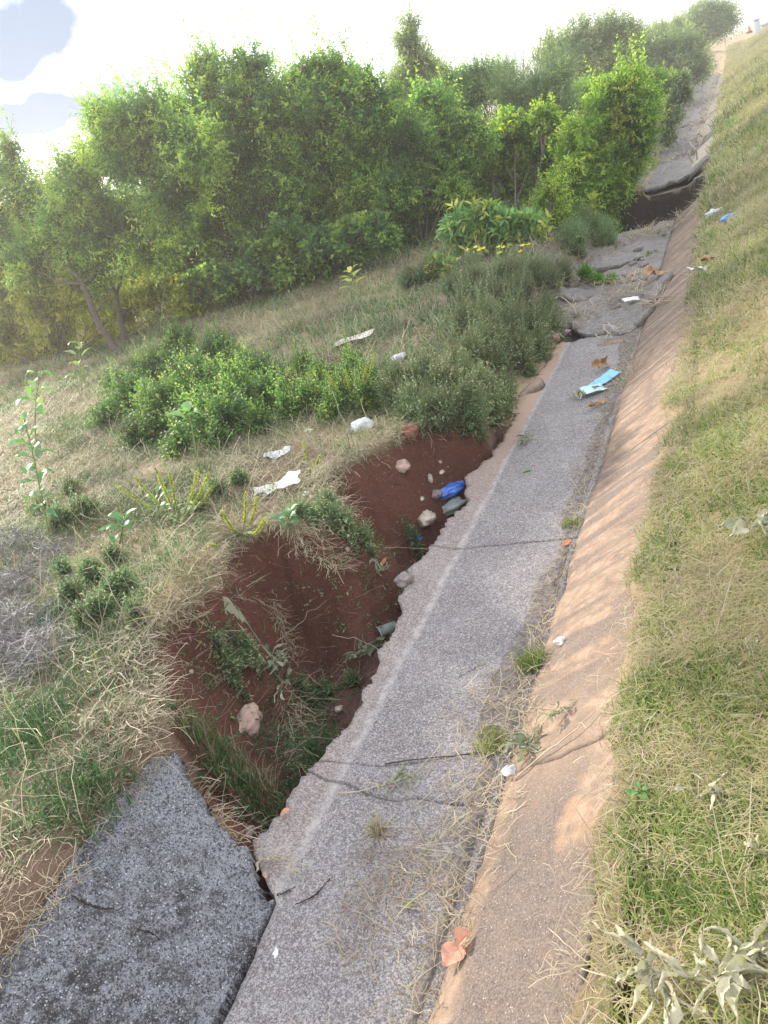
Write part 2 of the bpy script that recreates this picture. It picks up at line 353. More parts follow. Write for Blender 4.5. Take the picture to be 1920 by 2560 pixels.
def ground(x, y):
    x = np.asarray(x, float); y = np.asarray(y, float)
    n1 = fbm(x * .9, y * .9, 4, 1) - .5; n2 = fbm(x * 6, y * 6, 4, 2) - .5; n3 = fbm(x * .25, y * .25, 3, 3) - .5
    bank = .262 + .46 * (x + .39); bank = np.where(bank > 1.15, 1.15 + .18 * (1 - np.exp(-(bank - 1.15) / .18)), bank)
    bank = bank + (n1 * .07 + n2 * .03) * sstep(-.38, -.1, x)
    xl = np.maximum(0, -1.72 - x)
    left = .305 + .05 * (1 - np.exp(-xl * 2)) + (n1 * .14 + n2 * .045) * sstep(0, .35, xl) + n3 * .3 * sstep(2, 8, xl)
    trench = drain_z(x) - .10
    xb = np.where(y < 1.36, -1.735, -1.44) + (fbm(y * 9, y * 0 + 2, 3, 6) - .5) * .04
    left = np.where(x > -1.80, np.minimum(left, .285 + n2 * .03), left)
    z = np.where(x > -.30, bank, np.where(x < xb, trench + (left - trench) * sstep(0, .03, xb - x), trench))
    xe = -.405 + (fbm(y * 7, y * 0 + 5, 4, 8) - .5) * .09; z = np.where((x > -.50) & (x < -.30), trench + (bank + .004 - trench) * sstep(-.012, .008, x - xe), z)
    # left of the drain beyond the dark slab the bank has worn down to a soft shoulder
    sh = (y > 4.1) & (x < -1.38) & (x > -2.6)
    s_z = .02 + .34 * sstep(-1.40, -1.95, x) + n2 * .05
    z = np.where(sh, np.maximum(np.minimum(s_z, .5), np.where(x < -1.95, left, -1)), z)
    # ground before and beyond the end of the drain
    e = sstep(46, 64, y); far = .55 + .75 * sstep(48, 75, y) + n1 * .25
    z = z * (1 - e) + np.maximum(z, far) * e
    d = pitdist(x, y)
    zb = -.30 + .10 * (fbm(x * 5, y * 5, 4, 21) - .5) * 2 - .06 * sstep(-1.6, -1.35, x) + .10 * np.exp(-((y - 1.75) / .22) ** 2) + .09 * np.exp(-((x + 1.75) ** 2 + (y - 2.75) ** 2) / .05)
    z = z + (np.minimum(zb, z) - z) * sstep(0, .24, d) ** .85
    z = np.where(d > 0, z + (fbm(x * 26, y * 26, 3, 31) - .5) * .045 * sstep(0, .05, d) + (fbm(x * 8, y * 8, 3, 33) - .5) * .13 * sstep(0, .1, d), z)
    d2 = pit2dist(x, y); z2 = -1.25 + .2 * n2
    z = z + (z2 - z) * sstep(0, .22, d2)
    return z
fl_y = np.array([0., .7, 1.0, 1.04, 1.10, 1.17, 1.30, 1.43, 1.64, 1.90, 2.11, 2.31, 2.39, 2.62, 2.86, 3.07, 3.28, 3.5, 3.78, 4.1, 4.38, 4.75, 5.3, 6.0])
fl_x = np.array([-1.26, -1.255, -1.275, -1.28, -1.36, -1.43, -1.39, -1.40, -1.36, -1.36, -1.385, -1.39, -1.43, -1.45, -1.42, -1.41, -1.37, -1.45, -1.39, -1.36, -1.39, -1.39, -1.36, -1.38])
def floor_left(y): return np.interp(y, fl_y, fl_x) + ((fbm(y * 14, y * 0 + 3, 4, 40) - .5) * .05 + (fbm(y * 70, y * 0 + 3, 3, 41) - .5) * .022) * (y > 1.1)
def floor_top(x, y):
    return np.where(x < -1.30, (-1.30 - x) * .28, 0) + (fbm(x * 3, y * 3, 3, 50) - .5) * .012
def surface(x, y):
    z = ground(x, y)
    f = (x > floor_left(y)) & (x < -.76) & (y < 9.6); z = np.where(f, np.maximum(z, floor_top(x, y)), z)
    s = (x >= -.76) & (x < -.37) & ((y < 9.7) | (y > 13)); z = np.where(s, np.maximum(z, drain_z(x) + .012), z)
    dk = (x < -1.28) & (x > -1.80) & (y < np.interp(x, [-1.72, -1.27], [1.27, 1.03])); z = np.where(dk, np.maximum(z, drain_z(x)), z)
    return z
K = 1920 / 1659
def hit(px, py, up=0.):
    """the point of the ground or the concrete seen at a place of the photograph (in its 1659-wide preview)"""
    d = np.array(raydir(px, py)); t = np.geomspace(.8, 120, 5000)
    P = EYE + d * t[:, None]; h = surface(P[:, 0], P[:, 1]); b = np.nonzero(P[:, 2] < h)[0]
    i = b[0] if len(b) else len(t) - 1
    p = P[i].copy(); p[2] = surface(p[0:1], p[1:2])[0] + up
    return p
def at(px, py, Y):
    d = np.array(raydir(px, py)); return EYE + d * (Y / d[1])

def build_ground():
    def axis(segs):
        out = [segs[0][0]]
        for a, b, st in segs:
            n = max(1, int(round((b - a) / st))); out += list(np.linspace(a, b, n + 1)[1:])
        return np.array(out)
    xs = np.concatenate([-np.geomspace(900, 14, 34), axis([(-13.5, -6, .16), (-6, -2.6, .05), (-2.6, -1.0, .016), (-1.0, -.5, .06), (-.5, -.3, .010), (-.3, .4, .03), (.4, 2.4, .07), (2.4, 6, .3)]), np.geomspace(6.6, 900, 34)])
    ys = np.concatenate([-np.geomspace(900, 5, 16), axis([(-4.5, 0, .5), (0, .8, .05), (.8, 4.6, .016), (4.6, 9.2, .06), (9.2, 13.4, .03), (13.4, 30, .2), (30, 80, .8)]), np.geomspace(82, 1800, 34)])
    X, Y = np.meshgrid(xs, ys, indexing='ij'); Z = ground(X, Y)
    far = np.hypot(X, Y) > 120; Z = np.where(far, Z * 0 + 1.2, Z)
    V = np.stack([X, Y, Z], -1).reshape(-1, 3); F = gridfaces(len(xs), len(ys))
    g = G(); g.add(V, F[:, ::1]); o = g.build('ground', M_ground, smooth=True); tag(o, 'rough ground of soil under the grass on both sides of the drain', kind='structure')
    x = V[:, 0]; y = V[:, 1]
    earth = np.array([.20, .145, .10]); red = np.array([.130, .052, .038]); red2 = np.array([.105, .055, .050]); tan = np.array([.46, .34, .22]); grey = np.array([.21, .18, .165]); straw = np.array([.40, .30, .20]); pale = np.array([.30, .20, .145])
    C = np.tile(earth, (len(V), 1)); n = fbm(x * 1.3, y * 1.3, 4, 60)[:, None]
    C = C + (straw - C) * sstep(.42, .62, n)
    bk = sstep(-.5, -.3, x)[:, None]; C = C * (1 - bk) + bk * (np.array([.27, .22, .12]) + (straw - np.array([.27, .22, .12])) * sstep(.4, .6, n))
    d = np.maximum(pitdist(x, y), 0)[:, None]; rn = fbm(x * 5, y * 5, 4, 61)[:, None]
    pit = sstep(-.0, .02, d); wall = red + (red2 - red) * sstep(.12, .32, d + (rn - .5) * .1)
    wall = wall * (.55 + .95 * rn)
    C = C * (1 - pit) + wall * pit
    st = ((x < -1.72) & (x > -2.02) & (y < 1.35))[:, None] * 1.0
    C = C * (1 - st) + pale * .8 * st
    tr = ((x > -1.44) & (x < -.45))[:, None] & (d <= 0); C = np.where(tr & (y[:, None] < 4.2), red2, C)
    gy = (sstep(5.6, 6.2, y) * (x > -2.2) * (x < -.42))[:, None] * sstep(.35, .5, fbm(x * 1.5 + .5, y * 1.5, 3, 62))[:, None]; C = C * (1 - gy) + grey * gy
    d2 = pit2dist(x, y)[:, None]; C = np.where(d2 > 0, np.array([.035, .020, .015]), C)  # the far hole's deep shade is put into its soil colour
    fy = sstep(38, 50, y)[:, None]; C = C * (1 - fy) + tan * (.85 + .3 * n) * fy
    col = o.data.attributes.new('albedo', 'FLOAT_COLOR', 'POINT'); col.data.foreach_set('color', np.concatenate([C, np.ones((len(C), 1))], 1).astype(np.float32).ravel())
build_ground()

# ------------------------------------------------------------------ the concrete drain
def slab(name, P, th, mat, parent, rough=.004, label=None):
    """P: grid (nu, nv, 3) of the top face; closed body of thickness th"""
    nu, nv = P.shape[:2]; g = G(); T = P.reshape(-1, 3); B = P.copy(); B[..., 2] -= th
    e = np.zeros((nu, nv), bool); e[0] = e[-1] = True; e[:, 0] = e[:, -1] = True
    B[e, :2] += (RNG.random((e.sum(), 2)) - .5) * rough * 3
    g.add(T, gridfaces(nu, nv)); g.add(B.reshape(-1, 3), gridfaces(nu, nv)[:, ::-1])
    idx = np.arange(nu * nv).reshape(nu, nv); n = nu * nv
    loop = np.concatenate([idx[0, :-1], idx[:-1, -1], idx[-1, :0:-1], idx[:0:-1, 0]]); nx = np.roll(loop, -1)
    g.extra(np.stack([loop, nx, nx + n, loop + n], 1), .5, 0)
    o = g.build(name, mat, parent)
    if label: o['label'] = label
    return o
drain = thing('drainage_channel', (-1.0, 1.0, 0), 'open concrete drain with broken left edge running up the foot of the grass bank', 'drain')
drain.location = (0, 0, 0)
def floor_piece(ya, yb, name='floor_slab', zoff=0., tilt=(0, 0)):
    """ya, yb: functions of x giving the slab's near and far ends"""
    nv = 34; L0 = float(yb(np.array([-1.1]))[0] - ya(np.array([-1.1]))[0]); nu = max(3, int(L0 / .012) + 2)
    t = np.linspace(0, 1, nu)[:, None]; s = np.linspace(0, 1, nv)[None]
    x0 = -1.40 + s * .64; y = ya(x0) * (1 - t) + yb(x0) * t
    xl = floor_left(y); x = xl + s ** 1.0 * (-.745 - xl)
    y = ya(x) * (1 - t) + yb(x) * t
    z = floor_top(x, y) + (fbm(x * 40, y * 40, 3, 70) - .5) * .004 + zoff + tilt[0] * (x + 1.1) + tilt[1] * (t - .5)
    z = z + 0
    z = z - .010 * (1 - sstep(0, .05, s)) * fbm(x * 30, y * 30, 2, 71)
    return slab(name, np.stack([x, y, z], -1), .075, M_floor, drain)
def lin(xk, yk, j=0., seed=0): return lambda x: np.interp(x, xk, yk) + (fbm(x * 12 + 5, x * 0 + seed, 4, 80) - .5) * j + (fbm(x * 90, x * 0 + seed, 2, 81) - .5) * .006
GAP = .0035
J = [(lin([-1.4, -.7], [.05, .05]), None), (lin([-1.45, -1.28, -1.11, -.76], [1.475, 1.445, 1.405, 1.41], .03, 1), .02),
     (lin([-1.45, -1.14, -.76], [1.50, 1.53, 1.625], .02, 2), .01), (lin([-1.45, -.76], [2.82, 2.86], .012, 3), .0),
     (lin([-1.45, -.76], [4.10, 4.17], .02, 4), .0), (lin([-1.45, -1.2, -1.0, -.76], [5.75, 5.85, 5.98, 5.95], .16, 5), 0)]
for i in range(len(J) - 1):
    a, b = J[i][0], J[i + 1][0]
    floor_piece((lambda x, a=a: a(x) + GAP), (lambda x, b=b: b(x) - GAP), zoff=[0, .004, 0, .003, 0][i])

def side_piece(y0, y1, kind='side', mat=None, xr=-.372, xl0=-.757, jag=.0, sgn=1, nu_step=.02):
    nu = max(3, int((y1 - y0) / nu_step) + 2); nv = 26
    t = np.linspace(0, 1, nu)[:, None]; s = np.linspace(0, 1, nv)[None]
    y = y0 + .003 + (y1 - y0 - .006) * t + 0 * s
    xl = xl0 + (fbm(y * 2.3, y * 0 + 7, 4, 90) - .5) * .05; x = xl + s * (xr - xl)
    y = y + (fbm(x * 9, x * 0 + round(y1, 1), 3, 91) - .5) * .05 * sstep(.5, 1, t) + (fbm(x * 9, x * 0 + round(y0, 1), 3, 91) - .5) * .05 * (1 - sstep(0, .5, t))
    z = drain_z(x) + .012 + (fbm(x * 4, y * 4, 3, 92) - .5) * .02 + (fbm(x * 50, y * 50, 2, 93) - .5) * .003
    z = z - .02 * (1 - sstep(0, .10, s))
    return slab('side_slab', np.stack([x, y, z], -1), .06, mat or M_side, drain, .003)
for y0, y1 in [(.05, 1.49), (1.49, 3.43), (3.43, 4.60), (4.60, 6.4), (6.4, 7.9), (7.9, 9.85)]: side_piece(y0, y1)
# silted stretch before the second washout, and the drain going on beyond it
def long_floor(y0, y1, xl, xr, z0, mat, name, amp, step=.03, lab=None):
    nu = max(3, int((y1 - y0) / step)); nv = 40; t = np.linspace(0, 1, nu)[:, None]; s = np.linspace(0, 1, nv)[None]
    y = y0 + (y1 - y0) * t + 0 * s; L_ = xl(y) if callable(xl) else xl; x = L_ + s * (xr - L_) + 0 * y
    y = y + (fbm(x * 6, x * 0 + y0, 5, 95) - .5) * .5 * (1 - sstep(0, .3, t)) + (fbm(x * 6, x * 0 + y1, 5, 95) - .5) * .5 * sstep(.7, 1, t)
    q_ = np.floor(fbm(x * 1.6, y * 1.1, 2, 96) * 7) / 7; z = z0 + (q_ - .4) * amp * 1.3 + (fbm(x * 9, y * 9, 4, 97) - .5) * amp * .8 + np.where(x < -1.35, (-1.35 - x) * .35, 0)
    return slab(name, np.stack([x, y, z], -1), .05, mat, drain, .01, lab)
long_floor(6.05, 7.4, lambda y: np.interp(y, [6, 6.6, 7.4], [-1.62, -1.55, -1.36]) + (fbm(y * 3, y * 0, 3, 97) - .5) * .2, -.74, .03, M_grey, 'floor_slab', .05, lab='cracked grey floor slab covered in silt')
long_floor(7.5, 9.75, lambda y: np.interp(y, [7.4, 8.2, 8.6, 9.8], [-1.36, -1.65, -1.75, -1.25]) + (fbm(y * 3, y * 0, 3, 98) - .5) * .2, -.74, .03, M_grey, 'floor_slab', .06, lab='grey silted floor slab at the brink of the far washout')
long_floor(13.05, 22, -1.45, -.72, .0, M_grey, 'floor_slab', .10, .08, 'weathered grey floor slab beyond the far washout')
long_floor(22.1, 36, -1.50, -.72, .02, M_grey, 'floor_slab', .12, .3); long_floor(36.1, 49, -1.50, -.72, .05, M_grey, 'floor_slab', .14, .3)
for y0, y1 in [(13.1, 20), (20, 30), (30, 42)]: side_piece(y0, y1, nu_step=.15, mat=M_grey)
def left_side(y0, y1):
    nu = int((y1 - y0) / .15) + 3; nv = 16; t = np.linspace(0, 1, nu)[:, None]; s = np.linspace(0, 1, nv)[None]
    y = y0 + (y1 - y0) * t + 0 * s; x = -1.44 - s * (.40 + .15 * (fbm(y, y * 0, 3, 99) - .5)); z = .03 + (-1.44 - x) * .62 + (fbm(x * 3, y * 2, 3, 94) - .5) * .04
    slab('side_slab', np.stack([x, y, z], -1), .06, M_grey, drain, .003)
for y0, y1 in [(13.3, 19), (19.1, 27), (27.1, 40)]: left_side(y0, y1)

def dark_slab():
    nu, nv = 110, 240; s = np.linspace(0, 1, nu)[:, None]; t = np.linspace(0, 1, nv)[None]
    x = -1.283 - s * (.455 + .05 * (fbm(t * 9, t * 0, 3, 101) - .5)); ye = np.interp(x, [-1.74, -1.70, -1.66, -1.50, -1.40, -1.33, -1.28], [1.24, 1.30, 1.235, 1.155, 1.115, 1.03, 1.045]) + (fbm(x * 22, x * 0, 4, 102) - .5) * .05 + (fbm(x * 110, x * 0, 3, 107) - .5) * .018
    y = -.1 + (ye + .1) * t
    x = x + (fbm(y * 11, y * 0 + 4, 4, 103) - .5) * .03 * (1 - sstep(0, .1, s)); y = y + 0 * x
    z = drain_z(x) + .004 + (fbm(x * 5, y * 5, 3, 104) - .5) * .022 + (fbm(x * 45, y * 45, 3, 105) - .5) * .014 + (fbm(x * 140, y * 140, 2, 106) - .5) * .005
    o = slab('concrete_side_slab', np.stack([x, y, z], -1), .06, M_dark, None, .008)
    return tag(o, 'dark grey speckled concrete slab sloping at the lower left, cracked off at its far end', 'concrete slab')
dk = dark_slab()
M_crack = plain('crack_shadow_gap', (.03, .022, .02), .95, .3, 40, .2)
def crack(pts, w, parent, jag=.006):
    P = np.array([hit(*p) for p in pts]); t = np.linspace(0, 1, len(P)); n = 40; q = np.linspace(0, 1, n)
    C = np.stack([np.interp(q, t, P[:, i]) for i in range(3)], 1); C[1:-1, :2] += (RNG.random((n - 2, 2)) - .5) * jag
    C[:, 2] = surface(C[:, 0], C[:, 1]) + .006
    T = np.gradient(C, axis=0); Nn = np.stack([-T[:, 1], T[:, 0], T[:, 2] * 0], 1); Nn /= np.linalg.norm(Nn, axis=1)[:, None]
    ww = w * (.3 + RNG.random(n)) * np.sin(np.pi * np.clip(q, .04, .96)) ** .4; A = C + Nn * ww[:, None]; B = C - Nn * ww[:, None]
    for Q in (A, B): Q[:, 2] = np.maximum(surface(Q[:, 0], Q[:, 1]) + .006, C[:, 2] - .01)
    g = G(); g.add(np.stack([A, B], 1).reshape(-1, 3), gridfaces(n, 2)); g.build('crack', M_crack, parent)
crack([(155, 2235 - 300), (185, 1955), (215, 1965), (262, 1968)], .003, dk); crack([(560, 1925), (610, 1935), (640, 1920)], .003, dk); crack([(290, 2010), (330, 2018), (350, 2035)], .002, dk)
crack([(640, 1958), (680, 1940), (720, 1895)], .0035, drain); crack([(985, 1470), (1020, 1450), (1050, 1438)], .002, drain)

# loose slabs and lumps
def chunk(name, pos, size, th, label, cat, mat, seed, tilt=(0, 0, 0), n=9, group=None, top=.01, parent=None):
    """a broken flat piece of concrete with an irregular outline"""
    r = random.Random(seed); g = G(); k = 40; an = np.linspace(0, 2 * np.pi, k, endpoint=False)
    rr = np.array([1 + .22 * math.sin(a * 2 + seed) + .16 * math.sin(a * 3 + seed * 2.1) + .10 * math.sin(a * 5 + seed) + .1 * (r.random() - .5) for a in an])
    ring = np.stack([np.cos(an) * rr * size[0], np.sin(an) * rr * size[1], 0 * an], 1); V = []
    for f, z in ((0, top), (.5, top * .9), (.8, top * .4), (.97, -.004), (1.0, -.012), (.96, -th), (0, -th)):
        q = ring * f; q[:, 2] = z + np.array([(r.random() - .5) * .008 for _ in an]) * (f > 0); V.append(q)
    V = np.concatenate(V); i = np.arange(6)[:, None] * k + np.arange(k)[None]; j = np.arange(6)[:, None] * k + (np.arange(k)[None] + 1) % k
    g.add(V, np.stack([i.ravel(), j.ravel(), j.ravel() + k, i.ravel() + k], 1))
    o = g.build(name, mat, parent); o.location = pos; o.rotation_euler = tilt
    return tag(o, label, cat, group)
chunk('broken_slab', hit(1325, 712, .045), (.20, .19), .05, 'tilted grey broken slab with a notched front edge lying on the drain floor', 'concrete slab', M_grey, 3, (.10, -.06, .5))
chunk('broken_slab', hit(1325, 738, .0), (.12, .06), .05, 'small brown block propping up the tilted grey slab', 'concrete lump', plain('brown_concrete', (.22, .17, .13), .9, .3, 25, .5), 5, (0, .05, .2))
chunk('broken_slab', hit(1385, 690, .05), (.10, .20), .05, 'narrow grey slab piece leaning against the tan side, right of the notched slab', 'concrete slab', M_grey, 9, (.05, -.5, -.15))
chunk('broken_slab', hit(1425, 630, .06), (.08, .22), .05, 'narrow ribbed grey slab piece beside the brown husks', 'concrete slab', M_grey, 12, (.05, -.45, -.1))
chunk('broken_slab', hit(1235, 655, .10), (.20, .13), .06, 'upturned dark grey slab corner poking out of the weeds left of the drain', 'concrete slab', M_grey, 15, (.25, .35, .4))
chunk('broken_slab', hit(1290, 565, .06), (.35, .5), .06, 'flat grey slab half buried behind the green tuft', 'concrete slab', M_grey, 17, (.03, .05, .4))
chunk('broken_slab', hit(1150, 838, .02), (.05, .14), .05, 'brown concrete sliver under the grass at the left edge of the drain', 'concrete lump', plain('brown_edge', (.26, .19, .15), .9, .3, 25, .5), 19, (0, -.3, -.15))
def mound():
    """a ridge of silt along the foot of the tan side slabs"""
    nu, nv = 900, 15; t = np.linspace(0, 1, nu)[:, None]; s = np.linspace(-1, 1, nv)[None]; y = .3 + 5.6 * t + 0 * s
    w = .018 + .07 * np.maximum(fbm(y * 1.6, y * 0, 4, 110) - .33, 0) * 2 + .03 * sstep(3, 5, y); c = -.785 - .5 * w; x = c + s * w
    z = floor_top(x, y) - .004 + (.016 * (1 - s ** 2) * (.1 + 1.2 * fbm(x * 25, y * 25, 3, 111)))
    z = np.where(x > -.765, np.maximum(z, -.002), z)
    g = G(); g.add(np.stack([x, y, z], -1).reshape(-1, 3), gridfaces(nu, nv)); o = g.build('silt', plain('silt', (.185, .16, .145), .95, .5, 60, .9), smooth=True)
    tag(o, 'grey brown silt caught along the foot of the tan side slabs', kind='stuff')
mound()

# ------------------------------------------------------------------ vegetation
def nrm(v): return v / (np.linalg.norm(v, axis=-1, keepdims=True) + 1e-9)
def leaves(g, B, D, L, K, ll, lw, v, droop=.25, spread=1.0, tipb=.15, fold=.0, twig=None, rng=RNG):
    """shoots from B along D of length L, each with K leaves alternating to both sides"""
    n = len(B); t = (np.arange(K) + .6) / K; t = t[None] + (rng.random((n, K)) - .5) / K
    side = nrm(np.cross(D, nrm(rng.normal(size=(n, 3)))))
    P = B[:, None] + D[:, None] * (L[:, None] * t)[..., None]; P[..., 2] -= droop * L[:, None] * t ** 2
    an = rng.random((n, K)) * 2 * np.pi; s2 = np.cross(D, side)
    sd = np.cos(an)[..., None] * side[:, None] + np.sin(an)[..., None] * s2[:, None]
    ld = nrm(D[:, None] * .55 + sd * spread + rng.normal(size=(n, K, 3)) * .25 + np.array([0, 0, .12]))
    w = nrm(np.cross(ld, nrm(rng.normal(size=(n, K, 3)) * .5 + np.array([0, 0, 1.]))))
    sc = (.65 + .6 * rng.random((n, K))) * (1 - .35 * t); l = (ll * sc)[..., None]; ww = (lw * sc)[..., None]
    up = np.cross(w, ld)
    Q = np.stack([P, P + ld * l * .45 + w * ww * .5 + up * l * fold, P + ld * l - np.array([0, 0, 1.]) * l * .15, P + ld * l * .45 - w * ww * .5 + up * l * fold], 2)
    V = Q.reshape(-1, 3); m = n * K; F = np.arange(m * 4).reshape(m, 4)
    val = np.clip(v[:, None] + tipb * (t - .5) * 2 + (rng.random((n, K)) - .5) * .16, 0, 1).ravel()
    g.add(V, F, val)
def blobs_world(bl, Y):
    out = []
    for b in bl:
        px, py, r = b[:3]; yy = Y + (b[3] if len(b) > 3 else 0); c = at(px, py, yy); d = np.dot(c - EYE, FW)
        out.append((c, r * d / 1661.0))
    return out
def crown(g, bw, ns, K, ll, lw, sl_, lean=(0, 0, .55), v0=.4, vr=.5, droop=.25, shell=.6, flat=1., tipb=.15, rng=RNG):
    wt = np.array([r ** 2 for c, r in bw]); wt /= wt.sum(); ch = rng.choice(len(bw), ns, p=wt)
    C = np.array([c for c, r in bw])[ch]; R = np.array([r for c, r in bw])[ch]
    u = nrm(rng.normal(size=(ns, 3))); u[:, 2] = u[:, 2] * flat + .15
    # clumps: shoots gather round a number of sub-centres so light can enter between them
    cl = nrm(rng.normal(size=(len(bw) * 26, 3))); k = ch * 26 + rng.integers(0, 26, ns); u = nrm(u * .42 + cl[k])
    rad = R * rng.random(ns) ** shell * (.62 + .75 * rng.random(len(cl))[k])
    B = C + u * rad[:, None]; D = nrm(u * .7 + np.array(lean) + rng.normal(size=(ns, 3)) * .35)
    L = sl_ * (.6 + .8 * rng.random(ns)); cv = rng.random(len(cl))[k]
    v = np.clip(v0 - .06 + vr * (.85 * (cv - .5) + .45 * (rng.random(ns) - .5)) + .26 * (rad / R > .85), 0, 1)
    B = B - D * L[:, None] * .5; B[:, 2] = np.maximum(B[:, 2], ground(B[:, 0], B[:, 1]) + .02)
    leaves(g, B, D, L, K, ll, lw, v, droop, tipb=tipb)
    # the shoots' own thin stems
    w = nrm(np.cross(D, np.array([.3, .5, .2]))) * .004
    E_ = B + D * L[:, None] * .9
    g.add(np.stack([B - w, B + w, E_ + w * .4, E_ - w * .4], 1).reshape(-1, 3), np.arange(ns * 4).reshape(ns, 4), .12)
def trunk(g, base, bw, r0, rng=RNG, n=8, twigs=6, bend=.35):
    for i, (c, r) in enumerate(bw):
        m = (base + c) / 2 + np.append(rng.normal(size=2) * bend * .4, -.15 * abs(c[2]))
        st = base + np.append(rng.normal(size=2) * r0 * 1.5, -.08); P = bez(st, m, c, n); rr = r0 * (.55 + .3 * rng.random()) * np.linspace(1, .28, n)
        tube(g, P, rr * .8, 6, .4)
        for _ in range(twigs):
            a = P[rng.integers(n // 2, n)]; e = c + nrm(rng.normal(size=3)) * r * .85; e[2] = max(e[2], .1)
            tube(g, bez(a, (a + e) / 2 + rng.normal(size=3) * .1 * r, e, 5), np.linspace(r0 * .22, r0 * .07, 5), 4, .4)
NB = 0
def bush(name, label, cat, bl, Y, base, mat, ns, K, ll, lw, sl_, r0=.03, group=None, leaders=0, lead_h=.5, woody=True, tw=6, lseed=None, **kw):
    """bl: clumps (column, row, radius in photo units, extra depth); base: where it roots"""
    if Y is None:                                # low growth: every clump sits on the ground below it
        bw = []
        for px, py, r in bl:
            q = hit(px, py + r * .75); c = at(px, py, q[1] + .02); bw.append((c, r * np.dot(c - EYE, FW) / 1661.0))
    else: bw = blobs_world(bl, Y)
    b = np.array(base if len(base) == 3 else hit(*base)); rt = thing(name, tuple(b), label, cat, group)
    g = G(); crown(g, bw, ns, K, ll, lw, sl_, **kw)
    if leaders:                                  # tall leading shoots above the outline
        ch = RNG.integers(0, len(bw), leaders); C = np.array([bw[i][0] for i in ch]); R = np.array([bw[i][1] for i in ch])
        o = nrm(RNG.normal(size=(leaders, 3)) * np.array([1, 1, .3]) + np.array([0, 0, 1.0])); B = C + o * R[:, None] * .8
        D = nrm(RNG.normal(size=(leaders, 3)) * .22 + np.array([.05, 0, 1])); L = lead_h * (.5 + .9 * RNG.random(leaders))
        leaves(g, B, D, L, K * 2, ll, lw, np.full(leaders, .55) + RNG.random(leaders) * .3, .05)
        w = nrm(np.cross(D, np.array([.3, .5, .2]))) * .005; E_ = B + D * L[:, None]
        g.add(np.stack([B - w, B + w, E_ + w * .3, E_ - w * .3], 1).reshape(-1, 3), np.arange(leaders * 4).reshape(leaders, 4), .12)
    o = g.build('crown', mat, rt); o.location = -Vector(b)
    if woody:
        g = G(); trunk(g, b, bw, r0, twigs=tw); o = g.build('trunk', M_bark, rt, smooth=True); o.location = -Vector(b)
    return rt

BG = 'bushes growing along the left of the drain'
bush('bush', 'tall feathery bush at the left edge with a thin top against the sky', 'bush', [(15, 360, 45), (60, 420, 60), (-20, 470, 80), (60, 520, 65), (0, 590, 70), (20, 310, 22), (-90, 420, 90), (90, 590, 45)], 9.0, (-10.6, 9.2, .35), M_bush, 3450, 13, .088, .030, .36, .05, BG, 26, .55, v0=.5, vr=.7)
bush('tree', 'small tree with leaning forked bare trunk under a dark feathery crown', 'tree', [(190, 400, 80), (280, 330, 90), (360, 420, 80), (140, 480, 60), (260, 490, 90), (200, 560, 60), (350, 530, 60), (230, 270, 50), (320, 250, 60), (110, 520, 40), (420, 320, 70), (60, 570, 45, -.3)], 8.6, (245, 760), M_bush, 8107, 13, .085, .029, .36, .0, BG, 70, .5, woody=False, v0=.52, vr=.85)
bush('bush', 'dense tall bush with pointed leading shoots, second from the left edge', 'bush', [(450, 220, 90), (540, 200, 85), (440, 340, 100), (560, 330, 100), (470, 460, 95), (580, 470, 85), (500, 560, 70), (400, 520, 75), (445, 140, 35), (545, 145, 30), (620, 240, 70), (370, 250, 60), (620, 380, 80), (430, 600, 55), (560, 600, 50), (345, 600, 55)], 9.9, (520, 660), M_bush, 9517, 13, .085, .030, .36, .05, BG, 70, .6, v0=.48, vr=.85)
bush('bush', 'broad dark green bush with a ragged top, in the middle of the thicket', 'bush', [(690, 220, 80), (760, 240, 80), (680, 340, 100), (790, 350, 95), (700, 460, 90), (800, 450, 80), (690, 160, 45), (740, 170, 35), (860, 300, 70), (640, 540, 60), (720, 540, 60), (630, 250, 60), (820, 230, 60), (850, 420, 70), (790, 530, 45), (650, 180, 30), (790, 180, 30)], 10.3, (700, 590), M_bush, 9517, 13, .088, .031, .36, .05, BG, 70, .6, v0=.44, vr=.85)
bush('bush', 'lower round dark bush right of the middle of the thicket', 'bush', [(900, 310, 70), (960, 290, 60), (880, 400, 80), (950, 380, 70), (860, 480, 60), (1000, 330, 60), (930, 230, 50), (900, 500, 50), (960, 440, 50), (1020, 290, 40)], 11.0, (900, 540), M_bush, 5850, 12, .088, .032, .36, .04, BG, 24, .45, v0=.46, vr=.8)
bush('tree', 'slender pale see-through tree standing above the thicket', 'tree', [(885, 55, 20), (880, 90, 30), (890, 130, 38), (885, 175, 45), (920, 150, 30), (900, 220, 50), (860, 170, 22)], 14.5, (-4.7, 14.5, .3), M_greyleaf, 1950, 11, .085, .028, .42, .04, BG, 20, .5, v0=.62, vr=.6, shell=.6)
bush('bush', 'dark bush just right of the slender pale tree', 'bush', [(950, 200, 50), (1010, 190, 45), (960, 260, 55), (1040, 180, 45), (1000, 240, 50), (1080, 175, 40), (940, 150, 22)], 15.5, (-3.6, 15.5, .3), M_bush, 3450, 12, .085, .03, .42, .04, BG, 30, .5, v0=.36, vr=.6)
bush('bush', 'grey green thorny bush with arching sprays, right of the dark bushes', 'bush', [(1110, 200, 60), (1170, 190, 60), (1090, 250, 50), (1150, 250, 60), (1210, 220, 50), (1200, 160, 40)], 14.0, (-2.9, 14.0, .3), M_greyleaf, 2250, 22, .040, .016, .75, .04, BG, 40, .7, v0=.45, vr=.6, droop=.5, shell=.7)
